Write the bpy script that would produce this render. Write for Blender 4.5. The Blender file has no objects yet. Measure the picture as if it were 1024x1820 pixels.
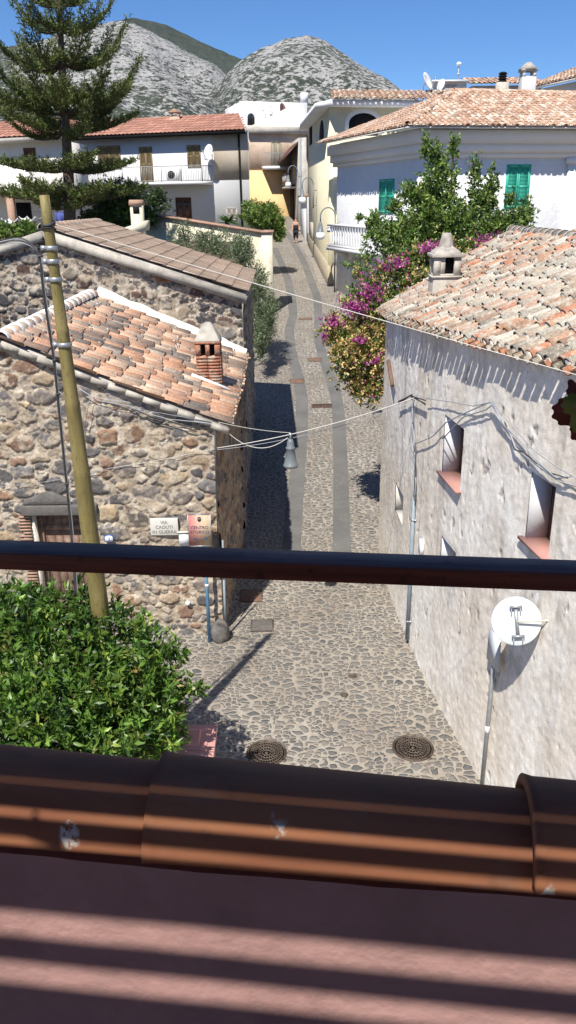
import bpy, bmesh, math, random
import numpy as np
from mathutils import Vector, Matrix
sc = bpy.context.scene
R = math.radians
# ------------------------------------------------------------ camera
FPX, CX, CY, CH = 1420., 512., 910., 7.7
_p, _r = R(21.2), R(0.6)
FW = np.array([0, math.cos(_p), -math.sin(_p)]); _r0 = np.array([1., 0, 0]); _u0 = np.cross(_r0, FW)
RT = _r0*math.cos(_r) - _u0*math.sin(_r); UP = np.cross(RT, FW)
CAM = np.array([0, 0, CH])
cd = bpy.data.cameras.new("camera"); cam = bpy.data.objects.new("camera", cd); sc.collection.objects.link(cam)
cam.matrix_world = Matrix(((RT[0], UP[0], -FW[0], 0), (RT[1], UP[1], -FW[1], 0), (RT[2], UP[2], -FW[2], CH), (0, 0, 0, 1)))
cd.sensor_fit = 'VERTICAL'; cd.sensor_height = 36; cd.lens = 36*FPX/1820
cd.clip_start = 0.05; cd.clip_end = 20000
sc.camera = cam
# ------------------------------------------------------------ light
SAZ, SEL = 21., 55.
sd = Vector((math.sin(R(SAZ))*math.cos(R(SEL)), math.cos(R(SAZ))*math.cos(R(SEL)), -math.sin(R(SEL))))
sl = bpy.data.lights.new("sun", 'SUN'); sl.energy = 5.0; sl.angle = R(0.53); sl.color = (1, .95, .87)
so = bpy.data.objects.new("sun", sl); sc.collection.objects.link(so)
so.rotation_euler = sd.to_track_quat('-Z', 'Y').to_euler(); so.location = (0, 0, 60)
w = bpy.data.worlds.new("World"); sc.world = w; w.use_nodes = True
wn = w.node_tree.nodes; sky = wn.new('ShaderNodeTexSky'); sky.sky_type = 'NISHITA'; sky.sun_disc = False
sky.sun_elevation = R(SEL); sky.sun_rotation = R(180+SAZ); sky.air_density = .75; sky.dust_density = .1; sky.ozone_density = 3.5
hs_ = wn.new('ShaderNodeHueSaturation'); hs_.inputs['Saturation'].default_value = 1.22; w.node_tree.links.new(sky.outputs[0], hs_.inputs['Color']); tn_ = wn.new('ShaderNodeMix'); tn_.data_type = 'RGBA'; tn_.blend_type = 'MULTIPLY'; tn_.inputs[0].default_value = 1; tn_.inputs[7].default_value = (.90, 1.0, 1.16, 1); w.node_tree.links.new(hs_.outputs[0], tn_.inputs[6]); w.node_tree.links.new(tn_.outputs[2], wn['Background'].inputs[0]); wn['Background'].inputs[1].default_value = 0.08
sc.view_settings.view_transform = 'Standard'; sc.view_settings.look = 'None'; sc.view_settings.gamma = 1
sc.view_settings.exposure = 0.52

# ------------------------------------------------------------ geometry helpers
def ray(x, y): return FW + RT*(x-CX)/FPX - UP*(y-CY)/FPX
def PY(x, y, Y):
    d = ray(x, y); return CAM + d*Y/d[1]
def PZ(x, y, z=0.):
    d = ray(x, y); return CAM + d*(z-CH)/d[2]
def gz(y):
    y = np.asarray(y, float)
    a = np.where(y < 14, 0, np.where(y < 22, .11*(y-14)**2/16, .11*(y-18)))
    return np.where(y > 85, .11*67, a)
def G(x, y):
    d = ray(x, y); Ys = np.arange(3, 120, .02); Z = CH + d[2]*Ys/d[1]
    i = np.argmax(Z <= gz(Ys)); return CAM + d*Ys[i]/d[1]
def rotz(a): c, s = math.cos(a), math.sin(a); return np.array([[c, -s, 0], [s, c, 0], [0, 0, 1.]])
def unit(v): v = np.asarray(v, float); return v/np.linalg.norm(v)

def vnoise(x, y, seed=0):
    rs = np.random.RandomState(seed); T = rs.rand(256, 256)
    xi = np.floor(x).astype(int); yi = np.floor(y).astype(int); fx = x-xi; fy = y-yi
    fx = fx*fx*(3-2*fx); fy = fy*fy*(3-2*fy)
    a = T[xi % 256, yi % 256]; b = T[(xi+1) % 256, yi % 256]; c = T[xi % 256, (yi+1) % 256]; d = T[(xi+1) % 256, (yi+1) % 256]
    return (a*(1-fx)+b*fx)*(1-fy)+(c*(1-fx)+d*fx)*fy
def fbm(x, y, seed=0, o=4, g=.5):
    s = 0; a = 1; t = 0
    for k in range(o): s = s+a*vnoise(x*2**k+17.3*k, y*2**k+9.1*k, seed+k); t += a; a *= g
    return s/t

def fast_mesh(name, V, F, cols=None, smooth=False):
    """V (n,3); F list of int arrays (m,3) or (m,4)"""
    me = bpy.data.meshes.new(name); V = np.asarray(V, np.float32).reshape(-1, 3)
    if not isinstance(F, (list, tuple)): F = [F]
    F = [np.asarray(f, np.int32) for f in F if len(f)]
    loops = np.concatenate([f.ravel() for f in F]); tot = np.concatenate([np.full(len(f), f.shape[1], np.int32) for f in F])
    me.vertices.add(len(V)); me.vertices.foreach_set('co', V.ravel())
    me.loops.add(len(loops)); me.loops.foreach_set('vertex_index', loops)
    me.polygons.add(len(tot)); me.polygons.foreach_set('loop_start', np.concatenate([[0], np.cumsum(tot)[:-1]]).astype(np.int32))
    me.update(calc_edges=True)
    if smooth: me.polygons.foreach_set('use_smooth', np.ones(len(tot), bool))
    if cols is not None:
        a = me.color_attributes.new('Col', 'FLOAT_COLOR', 'POINT'); c = np.ones((len(V), 4), np.float32); c[:, :3] = cols
        a.data.foreach_set('color', c.ravel())
    me.validate(); return me

def link(name, me, mats=None, parent=None, loc=None):
    o = bpy.data.objects.new(name, me); sc.collection.objects.link(o)
    if mats is not None and me is not None:
        for m in (mats if isinstance(mats, (list, tuple)) else [mats]): me.materials.append(m)
    if parent is not None: o.parent = parent
    if loc is not None: o.location = loc
    return o
def tag(o, label=None, cat=None, group=None, kind=None):
    if label: o['label'] = label
    if cat: o['category'] = cat
    if group: o['group'] = group
    if kind: o['kind'] = kind
    return o
def thing(name, label, cat, loc=(0, 0, 0), rz=0, group=None):
    o = bpy.data.objects.new(name, None); sc.collection.objects.link(o); o.location = loc; o.rotation_euler = (0, 0, rz)
    o.empty_display_size = .2
    return tag(o, label, cat, group)
def copy_tree(o, parent=None):
    c = o.copy(); sc.collection.objects.link(c); c.parent = parent
    for ch in list(o.children): copy_tree(ch, c)
    return c

class MB:
    def __init__(s): s.v = []; s.f3 = []; s.f4 = []; s.n = 0; s.c = []; s.mi3 = []; s.mi4 = []; s.m = 0; s.col = (1, 1, 1)
    def add(s, V, F):
        V = np.asarray(V, float).reshape(-1, 3); s.v.append(V); s.c.append(np.tile(s.col, (len(V), 1)))
        for f in F:
            f = [i+s.n for i in f]
            if len(f) == 3: s.f3.append(f); s.mi3.append(s.m)
            elif len(f) == 4: s.f4.append(f); s.mi4.append(s.m)
            else:
                c = V[[i-s.n for i in f]].mean(0); s.v.append(c[None]); s.c.append(np.array([s.col])); ci = s.n+len(V)
                for a, b in zip(f, f[1:]+f[:1]): s.f3.append([a, b, ci]); s.mi3.append(s.m)
                V = np.vstack([V, c])
        s.n += len(V); return s
    def box(s, c, d, rz=0, M=None):
        c = np.asarray(c, float); d = np.asarray(d, float)/2
        P = np.array([[x, y, z] for z in (-1, 1) for y in (-1, 1) for x in (-1, 1)])*d
        if M is not None: P = P@np.asarray(M).T
        elif rz: P = P@rotz(rz).T
        return s.add(P+c, [(0, 2, 3, 1), (4, 5, 7, 6), (0, 1, 5, 4), (2, 6, 7, 3), (0, 4, 6, 2), (1, 3, 7, 5)])
    def bar(s, a, b, wd, ht, up=(0, 0, 1)):
        a = np.asarray(a, float); b = np.asarray(b, float); t = b-a; L = np.linalg.norm(t); t = t/L
        sd_ = unit(np.cross(t, up)); u = np.cross(sd_, t)
        return s.box((a+b)/2, (L, wd, ht), M=np.array([t, sd_, u]).T)
    def tube(s, pts, rad, n=8, cap=True):
        pts = np.asarray(pts, float); rad = np.full(len(pts), rad) if np.isscalar(rad) else np.asarray(rad, float)
        T = np.gradient(pts, axis=0); T /= np.linalg.norm(T, axis=1)[:, None]+1e-12
        ref = np.array([0, 0, 1.]) if abs(T[0][2]) < .9 else np.array([1., 0, 0])
        V = []; u = unit(np.cross(T[0], ref))
        for i, t in enumerate(T):
            u = unit(u-t*(u@t)); v = np.cross(t, u)
            a = np.arange(n)*2*math.pi/n; V.append(pts[i]+rad[i]*(np.cos(a)[:, None]*u+np.sin(a)[:, None]*v))
        F = [(i*n+k, i*n+(k+1) % n, (i+1)*n+(k+1) % n, (i+1)*n+k) for i in range(len(pts)-1) for k in range(n)]
        if cap: F += [tuple(range(n))[::-1], tuple((len(pts)-1)*n+k for k in range(n))]
        return s.add(np.vstack(V), F)
    def lathe(s, prof, c=(0, 0, 0), n=16, M=None):
        a = np.arange(n)*2*math.pi/n; V = []
        for r, z in prof: V.append(np.stack([r*np.cos(a), r*np.sin(a), np.full(n, z)], 1))
        V = np.vstack(V)
        if M is not None: V = V@np.asarray(M).T
        F = [(i*n+k, i*n+(k+1) % n, (i+1)*n+(k+1) % n, (i+1)*n+k) for i in range(len(prof)-1) for k in range(n)]
        if prof[0][0] > 1e-6: F.append(tuple(range(n))[::-1])
        if prof[-1][0] > 1e-6: F.append(tuple((len(prof)-1)*n+k for k in range(n)))
        return s.add(V+np.asarray(c), F)
    def prism(s, poly, ext):
        """poly: list of 3D points, ext: extrusion vector"""
        A = np.asarray(poly, float); B = A+np.asarray(ext, float); n = len(A)
        F = [tuple(range(n)), tuple(range(2*n-1, n-1, -1))]+[(i, (i+1) % n+0, n+(i+1) % n, n+i)[::-1] for i in range(n)]
        return s.add(np.vstack([A, B]), F)
    def build(s, name, mats, parent=None, smooth=False, cols=False, loc=None, bevel=0):
        me = fast_mesh(name, np.vstack(s.v), [f for f in (np.array(s.f3), np.array(s.f4)) if len(f)], np.vstack(s.c) if cols else None, smooth)
        if isinstance(mats, (list, tuple)) and (s.mi3 or s.mi4) and max(s.mi3+s.mi4) > 0:
            me.polygons.foreach_set('material_index', np.array(s.mi3+s.mi4, np.int32))
        o = link(name, me, mats, parent, loc)
        bm = bmesh.new(); bm.from_mesh(me); bmesh.ops.recalc_face_normals(bm, faces=bm.faces); bm.to_mesh(me); bm.free()
        if bevel:
            b = o.modifiers.new('b', 'BEVEL'); b.width = bevel; b.segments = 2; b.limit_method = 'ANGLE'
        return o

# ------------------------------------------------------------ materials
class NT:
    def __init__(s, name):
        s.m = bpy.data.materials.new(name); s.m.use_nodes = True; s.t = s.m.node_tree; s.b = s.t.nodes['Principled BSDF']
    def n(s, typ, **k):
        nd = s.t.nodes.new('ShaderNode'+typ)
        for a, b in k.items(): setattr(nd, a, b)
        return nd
    def l(s, a, b): s.t.links.new(a, b)
    def coord(s, kind='Object'):
        return s.n('TexCoord').outputs[kind]
    def noise(s, vec, scale, detail=4, rough=.55, dist=0):
        n = s.n('TexNoise'); n.inputs['Scale'].default_value = scale; n.inputs['Detail'].default_value = detail
        n.inputs['Roughness'].default_value = rough; n.inputs['Distortion'].default_value = dist
        if vec is not None: s.l(vec, n.inputs['Vector'])
        return n.outputs[0]
    def ramp(s, fac, stops, interp='LINEAR'):
        r = s.n('ValToRGB'); r.color_ramp.interpolation = interp; e = r.color_ramp.elements
        while len(e) < len(stops): e.new(.5)
        for k, (p, c) in enumerate(stops):
            e[k].position = p; e[k].color = (*c, 1) if hasattr(c, '__len__') else (c, c, c, 1)
        s.l(fac, r.inputs[0]); return r.outputs[0]
    def mix(s, fac, a, b, mode='MIX'):
        m = s.n('Mix', data_type='RGBA', blend_type=mode)
        for i, v in ((0, fac), (6, a), (7, b)):
            if hasattr(v, 'links'): s.l(v, m.inputs[i])
            elif i == 0: m.inputs[0].default_value = v
            else: m.inputs[i].default_value = (*v, 1) if hasattr(v, '__len__') else (v, v, v, 1)
        return m.outputs[2]
    def math(s, op, a, b=0, c=0):
        m = s.n('Math', operation=op)
        for i, v in enumerate((a, b, c)):
            if hasattr(v, 'links'): s.l(v, m.inputs[i])
            else: m.inputs[i].default_value = v
        return m.outputs[0]
    def mapv(s, vec, scale=(1, 1, 1), rot=(0, 0, 0)):
        m = s.n('Mapping'); m.inputs['Scale'].default_value = scale; m.inputs['Rotation'].default_value = rot; s.l(vec, m.inputs[0]); return m.outputs[0]
    def bump(s, h, strength=.5, dist=.02):
        b = s.n('Bump'); b.inputs['Strength'].default_value = strength; b.inputs['Distance'].default_value = dist
        s.l(h, b.inputs['Height']); s.l(b.outputs[0], s.b.inputs['Normal']); return b
    def set(s, col=None, rough=None, metal=None, spec=None):
        for k, v in (('Base Color', col), ('Roughness', rough), ('Metallic', metal), ('Specular IOR Level', spec)):
            if v is None: continue
            if hasattr(v, 'links'): s.l(v, s.b.inputs[k])
            elif hasattr(v, '__len__'): s.b.inputs[k].default_value = (*v, 1)
            else: s.b.inputs[k].default_value = v
        return s.m

def plain(name, c, rough=.6, var=.18, sc_=3., bump=.0, bs=30, metal=0, spec=.4, dirt=None, dsc=1.2, dlo=.5, dhi=.7):
    m = NT(name); v = m.coord()
    c = np.array(c, float)
    col = m.ramp(m.noise(v, sc_, 6), [(.3, tuple(c*(1-var))), (.7, tuple(np.minimum(c*(1+var), .95)))])
    if dirt is not None:
        col = m.mix(m.ramp(m.noise(v, dsc, 8, .65), [(dlo, 0), (dhi, 1)]), col, dirt)
    if bump: m.bump(m.noise(v, bs, 5), .6, bump)
    return m.set(col, rough, metal, spec)

def attr_mat(name, rough=.9, n1=40, n2=4, lo=.72, hi=1.18, bump=.01, bs=45, spec=.25, lichen=None, lsc=14, llo=.56, lhi=.62, transl=0, bstr=.7):
    m = NT(name); v = m.coord(); a = m.n('Attribute', attribute_name='Col').outputs['Color']
    f = m.ramp(m.noise(v, n1, 4), [(.3, lo), (.7, hi)]); f2 = m.ramp(m.noise(v, n2, 4), [(.3, .85), (.7, 1.1)])
    col = m.mix(1, m.mix(1, a, f, 'MULTIPLY'), f2, 'MULTIPLY')
    if lichen is not None:
        col = m.mix(m.ramp(m.noise(v, lsc, 7, .7), [(llo, 0), (lhi, .85)]), col, lichen)
    if bump: m.bump(m.noise(v, bs, 6, .6), bstr, bump)
    m.set(col, rough, None, spec)
    if transl:
        t = m.n('BsdfTranslucent'); m.l(m.mix(1, col, (1.0, 1.15, .45), 'MULTIPLY'), t.inputs[0]); mx = m.n('MixShader'); mx.inputs[0].default_value = transl
        m.l(m.b.outputs[0], mx.inputs[1]); m.l(t.outputs[0], mx.inputs[2]); m.l(mx.outputs[0], m.t.nodes['Material Output'].inputs[0])
    return m.m

M = {}
M['stone'] = attr_mat('rubble_stone', n1=28, n2=5, bump=.012, bs=55)
M['tile'] = attr_mat('clay_tile', n1=35, n2=6, lo=.7, hi=1.2, bump=.004, lichen=(.62, .55, .45), lsc=14, llo=.58, lhi=.68)
M['tile_lichen'] = attr_mat('lichened_tile', n1=30, n2=5, lo=.6, hi=1.2, bump=.006, lichen=(.50, .46, .38), lsc=9, llo=.51, lhi=.60)
M['tile_grey'] = attr_mat('weathered_tile', n1=25, n2=3, lo=.85, hi=1.12, bump=.004)
M['leaf'] = attr_mat('leaf', rough=.42, n1=6, n2=1.5, lo=.8, hi=1.2, bump=0, spec=.5, transl=.28)
M['needle'] = attr_mat('needle', rough=.6, n1=4, n2=1, lo=.75, hi=1.25, bump=0, spec=.3, transl=.1)
M['bark'] = plain('bark', (.10, .075, .055), .95, .35, 8, .02, 25)
M['mortar'] = plain('lime_mortar', (.62, .57, .49), .95, .18, 5, .02, 18, dirt=(.42, .37, .31), dsc=3)
M['whitemortar'] = plain('white_mortar', (.80, .79, .75), .9, .06, 5, .012, 14, dirt=(.5, .46, .4), dsc=4, dlo=.6, dhi=.75)
M['cement'] = plain('grey_cement', (.42, .385, .33), .95, .2, 5, .006, 30, dirt=(.22, .2, .17), dsc=3)
M['white'] = plain('white_plaster', (.66, .66, .66), .9, .03, 1.2, .006, 9, dirt=(.66, .67, .68), dsc=1.6, dlo=.5, dhi=.8)
M['white_rough'] = plain('white_rough_plaster', (.66, .66, .66), .9, .05, 2, .05, 5, dirt=(.64, .66, .68), dsc=3, dlo=.5, dhi=.75)
M['offwhite'] = plain('offwhite_plaster', (.72, .69, .62), .9, .05, 1, .004, 12)
M['bare'] = plain('bare_render', (.45, .39, .31), .95, .1, 1.5, .01, 12)
M['yellow'] = plain('yellow_plaster', (.67, .61, .42), .9, .05, .8, .006, 10, dirt=(.55, .51, .38), dsc=1.5)
M['pale_sunlit_yellow'] = plain('pale_and_sunlit_plaster', (.82, .74, .50), .9, .04, 1, .005, 10)  # sunlit tone for the yellow house strip, and a plain pale roof colour
M['gardenwall'] = plain('cream_wall_plaster', (.66, .61, .46), .9, .08, 1.5, .006, 10, dirt=(.48, .44, .33), dsc=1.8, dlo=.52)
M['ochre'] = plain('ochre_plaster', (.72, .50, .25), .9, .08, .8, .006, 10)
M['peach'] = plain('peach_plaster', (.58, .44, .33), .9, .1, .8, .006, 10, dirt=(.45, .36, .28), dsc=1.2)
M['greywall'] = plain('grey_render', (.42, .39, .34), .9, .15, .9, .01, 8, dirt=(.3, .27, .23), dsc=1)
M['plinth'] = plain('plinth_render', (.36, .31, .22), .9, .2, 3, .01, 10)
M['pink'] = plain('pink_paint', (.40, .235, .21), .85, .12, 9, .006, 34, dirt=(.33, .19, .17), dsc=7, dlo=.56, dhi=.7)
M['pinkcap'] = plain('pink_cap_paint', (.52, .27, .24), .7, .08, 6, .004, 40)
M['wood_dark'] = None
M['shutter_green'] = plain('green_shutter_paint', (.045, .42, .30), .5, .06, 3)
M['shutter_olive'] = plain('olive_shutter', (.20, .15, .075), .6, .1, 3)
M['brown'] = plain('brown_wood', (.10, .045, .028), .5, .2, 10, .002, 60)
M['sill'] = plain('salmon_sill', (.42, .22, .18), .75, .06, 6)
M['dark'] = plain('dark_opening', (.012, .011, .011), .8, .1, spec=.1)
M['glass'] = plain('window_glass', (.02, .025, .03), .06, .1, spec=.6)
M['galv'] = plain('galvanised_steel', (.38, .40, .42), .45, .15, 12, metal=.6)
M['greypaint'] = plain('grey_lamp_paint', (.15, .17, .18), .45, .08, 6)
M['signwhite'] = plain('sign_back_grey', (.60, .64, .66), .45, .04, 2, dirt=(.5, .49, .44), dsc=5, dlo=.62, dhi=.8)
M['bluepipe'] = plain('blue_pipe_paint', (.10, .26, .42), .5, .12, 5, dirt=(.25, .33, .4), dsc=8)
M['conduit'] = plain('grey_conduit', (.22, .27, .31), .5, .12, 6)
M['cable'] = plain('black_cable', (.05, .05, .05), .6, .1)
M['cablew'] = plain('pale_cable', (.55, .53, .48), .6, .05)
M['cableg'] = plain('grey_cable', (.33, .35, .38), .6, .1)
M['marble'] = plain('marble_plaque', (.62, .60, .54), .5, .05, 4, dirt=(.5, .48, .42), dsc=6)
M['letter'] = plain('letter_grey', (.20, .20, .19), .7, .05)
M['letterblue'] = plain('letter_blue', (.03, .05, .14), .6, .05)
M['arrowblue'] = plain('arrow_blue', (.03, .12, .32), .6, .05)
M['enamel'] = plain('white_enamel', (.75, .77, .80), .3, .03)
M['bluesign'] = plain('blue_sign_paint', (.05, .12, .40), .4, .05)
M['iron'] = plain('cast_iron', (.10, .078, .062), .6, .3, 12, .004, 60, metal=.3, dirt=(.2, .15, .11), dsc=10)
M['rust'] = plain('rusty_iron', (.17, .10, .07), .8, .3, 12, .004, 60)
M['slab'] = plain('stone_slab', (.12, .11, .10), .9, .2, 8, .01, 30)
M['basalt'] = plain('basalt', (.13, .12, .11), .9, .3, 7, .03, 14)
M['orange_roof'] = attr_mat('orange_roof', n1=6, n2=.8, lo=.85, hi=1.12, bump=.004)
M['brick'] = plain('brick_red', (.38, .24, .17), .9, .15, 8)
M['cloth_blue'] = plain('blue_cloth', (.07, .09, .30), .8, .1)
M['cloth_white'] = plain('white_cloth', (.75, .75, .74), .8, .05)
M['lampglass'] = plain('opal_lamp_glass', (.82, .83, .84), .2, .02)
M['dishw'] = plain('dish_white', (.72, .73, .72), .5, .03)
M['earth'] = plain('dry_earth', (.24, .19, .13), .95, .25, 1, .02, 10)
M['gravel'] = plain('garden_soil', (.15, .12, .08), .95, .3, 2, .02, 10)
M['railing'] = plain('railing_iron', (.28, .28, .28), .5, .1)
M['skin'] = plain('skin', (.50, .28, .20), .6, .05)
M['blackcloth'] = plain('black_cloth', (.012, .012, .014), .8, .1)
M['hair'] = plain('dark_red_hair', (.06, .018, .012), .6, .2, 30)
M['flower'] = plain('red_flowers', (.5, .05, .05), .6, .2, 20)

def m_concrete():
    m = NT('track_concrete'); v = m.coord(); b = m.ramp(m.noise(v, 1.1, 8, .65), [(.3, (.105, .102, .097)), (.7, (.165, .160, .150))])
    s = m.ramp(m.noise(v, 90, 2), [(.4, .85), (.62, 1.15)]); sp = m.ramp(m.noise(v, 14, 3), [(.68, 0), (.72, 1)])
    m.bump(m.noise(v, 120, 3), .5, .003); return m.set(m.mix(sp, m.mix(1, b, s, 'MULTIPLY'), (.26, .24, .21)), .9, None, .3)
M['track'] = m_concrete()
def m_cobble():
    m = NT('cobblestones'); v = m.coord()
    wv = m.n('VectorMath', operation='MULTIPLY_ADD'); nz = m.n('TexNoise'); nz.inputs['Scale'].default_value = 3.2; nz.inputs['Detail'].default_value = 2
    m.l(v, nz.inputs['Vector']); m.l(nz.outputs['Color'], wv.inputs[0]); wv.inputs[1].default_value = (.2, .2, 0); m.l(v, wv.inputs[2])
    fl = m.mapv(wv.outputs[0], (1.0, 1.3, 0))
    def vor(feat, sc_=7.4):
        k = m.n('TexVoronoi', voronoi_dimensions='2D', feature=feat); k.inputs['Scale'].default_value = sc_; k.inputs['Randomness'].default_value = .88; m.l(fl, k.inputs['Vector']); return k
    pass
    fine = m.noise(v, 34, 4); big = m.noise(v, .55, 4)
    def stones(sc_):
        ve = vor('DISTANCE_TO_EDGE', sc_); vc = vor('F1', sc_); cell = m.n('SeparateColor'); m.l(vc.outputs['Color'], cell.inputs[0])
        th = m.math('ADD', m.math('MULTIPLY', cell.outputs[1], .10), m.math('ADD', m.math('MULTIPLY', fine, .10), -.035))
        return m.math('SUBTRACT', m.math('SUBTRACT', ve.outputs['Distance'], th), m.math('MULTIPLY', m.math('MAXIMUM', m.math('SUBTRACT', vc.outputs['Distance'], .34), 0), .6)), cell.outputs[0]
    ea, ca = stones(5.7); eb, cb_ = stones(9.5); sel = m.ramp(m.noise(v, 2.6, 2), [(.50, 0), (.52, 1)])
    def pick(a_, b_): return m.math('ADD', m.math('MULTIPLY', a_, m.math('SUBTRACT', 1, sel)), m.math('MULTIPLY', b_, sel))
    e = pick(ea, eb); cellr = pick(ca, cb_)
    mask = m.ramp(e, [(.0, 0), (.045, 1)])
    scol = m.ramp(cellr, [(0, (.095, .096, .093)), (.3, (.145, .141, .132)), (.55, (.19, .173, .155)), (.8, (.22, .19, .16)), (1, (.16, .162, .155))])
    scol = m.mix(1, scol, m.ramp(fine, [(.3, .75), (.7, 1.25)]), 'MULTIPLY')
    mort = m.ramp(m.noise(v, 11, 6, .65), [(.3, (.26, .235, .195)), (.7, (.40, .36, .30))])
    mort = m.mix(m.ramp(big, [(.4, 0), (.7, 1)]), mort, (.26, .22, .175))
    # dust lying over the stones in broad patches
    dust = m.ramp(m.noise(v, 1.6, 7, .7), [(.45, 0), (.75, .5)])
    # dusty warm band along both house walls
    col = m.mix(mask, mort, m.mix(m.math('MULTIPLY', dust, .7), scol, (.25, .215, .175)))
    h = m.math('ADD', m.ramp(e, [(0, 0), (.06, .6), (.22, 1)], 'EASE'), m.math('MULTIPLY', fine, .35))
    m.bump(h, .9, .03); return m.set(col, .82, None, .3)
M['cobble'] = m_cobble()
def m_pave():
    m = NT('pavement_slabs'); v = m.coord(); k = m.n('TexBrick'); k.inputs['Scale'].default_value = 1.6; k.inputs['Mortar Size'].default_value = .02
    k.inputs['Color1'].default_value = (.25, .22, .19, 1); k.inputs['Color2'].default_value = (.31, .28, .24, 1); k.inputs['Mortar'].default_value = (.17, .15, .13, 1)
    m.l(v, k.inputs['Vector']); col = m.mix(1, k.outputs[0], m.ramp(m.noise(v, 4, 5), [(.3, .8), (.7, 1.15)]), 'MULTIPLY'); return m.set(col, .9)
M['pave'] = m_pave()
def m_varnish():
    m = NT('varnished_wood'); v = m.mapv(m.coord(), (1.2, 30, 30)); g = m.noise(v, 3.5, 6, .6, .6)
    col = m.ramp(g, [(.3, (.06, .02, .012)), (.6, (.16, .05, .028)), (.8, (.24, .08, .042))])
    col = m.mix(m.ramp(m.noise(m.coord(), 30, 4), [(.6, 0), (.7, .6)]), col, (.02, .01, .01))
    m.bump(g, .4, .001); m.set(col, m.ramp(m.noise(m.coord(), 8, 4), [(.3, .42), (.7, .6)]), None, .35)
    m.b.inputs['Coat Weight'].default_value = .12; m.b.inputs['Coat Roughness'].default_value = .25; return m.m
M['varnish'] = m_varnish()
def m_coping():
    m = NT('glazed_coping_tile'); v = m.coord()
    col = m.ramp(m.noise(m.mapv(v, (1, 6, 6)), 3, 5), [(.3, (.25, .10, .055)), (.7, (.37, .16, .08))])
    col = m.mix(m.ramp(m.noise(v, 22, 5, .6), [(.62, 0), (.75, .5)]), col, (.16, .07, .04))
    vo = m.n('TexVoronoi'); vo.inputs['Scale'].default_value = 7.5; wv = m.n('VectorMath', operation='MULTIPLY_ADD'); nz = m.n('TexNoise'); nz.inputs['Scale'].default_value = 28; nz.inputs['Detail'].default_value = 4
    m.l(v, nz.inputs['Vector']); m.l(nz.outputs['Color'], wv.inputs[0]); wv.inputs[1].default_value = (.03, .03, .03); m.l(v, wv.inputs[2]); m.l(m.mapv(wv.outputs[0], (1.3, .8, .8)), vo.inputs['Vector'])
    sp = m.math('MULTIPLY', m.ramp(vo.outputs['Distance'], [(.17, 1), (.19, 0)]), m.ramp(m.noise(v, 90, 4), [(.42, 0), (.5, .9)]))
    col = m.mix(sp, col, (.55, .53, .48)); m.bump(m.noise(v, 70, 4), .3, .001)
    col = m.mix(m.ramp(m.noise(v, 9, 8, .75), [(.52, 0), (.72, .55)]), col, (.26, .17, .12)); return m.set(col, .8, None, .1)
M['coping'] = m_coping()
def m_polegreen():
    m = NT('green_fibre_pole'); v = m.coord(); col = m.ramp(m.noise(m.mapv(v, (6, 6, .6)), 2.2, 6), [(.3, (.165, .135, .045)), (.7, (.27, .22, .085))])
    col = m.mix(m.ramp(m.noise(m.mapv(v, (5, 5, 1.5)), 6, 6, .7), [(.54, 0), (.66, .85)]), col, (.12, .085, .045)); m.bump(m.noise(v, 30, 3), .3, .003)
    return m.set(col, .6, None, .35)
M['pole'] = m_polegreen()
def m_mount():
    m = NT('limestone_scrub'); v = m.coord(); w2 = m.noise(v, .004, 5); s1 = m.noise(v, .03, 5, .6, .4); s2 = m.noise(m.mapv(v, (1, 1, 2.2), (0, 0, .5)), .12, 5, .75)
    a = m.n('Attribute', attribute_name='Col').outputs['Fac']
    k = m.math('ADD', m.math('MULTIPLY', s2, .78), m.math('MULTIPLY', s1, .22)); k = m.math('ADD', k, m.math('MULTIPLY', w2, .10)); k = m.math('ADD', k, m.math('MULTIPLY', a, .55))
    rock = m.ramp(m.noise(v, .3, 3), [(.3, (.33, .32, .31)), (.7, (.52, .505, .48))])
    grn = m.ramp(m.noise(v, .08, 3), [(.3, (.040, .050, .034)), (.7, (.075, .088, .055))])
    col = m.mix(m.ramp(k, [(.525, 0), (.565, 1)]), rock, grn); m.bump(s2, 1, 6); return m.set(col, .95, None, .1)
M['mount'] = m_mount()

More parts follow.
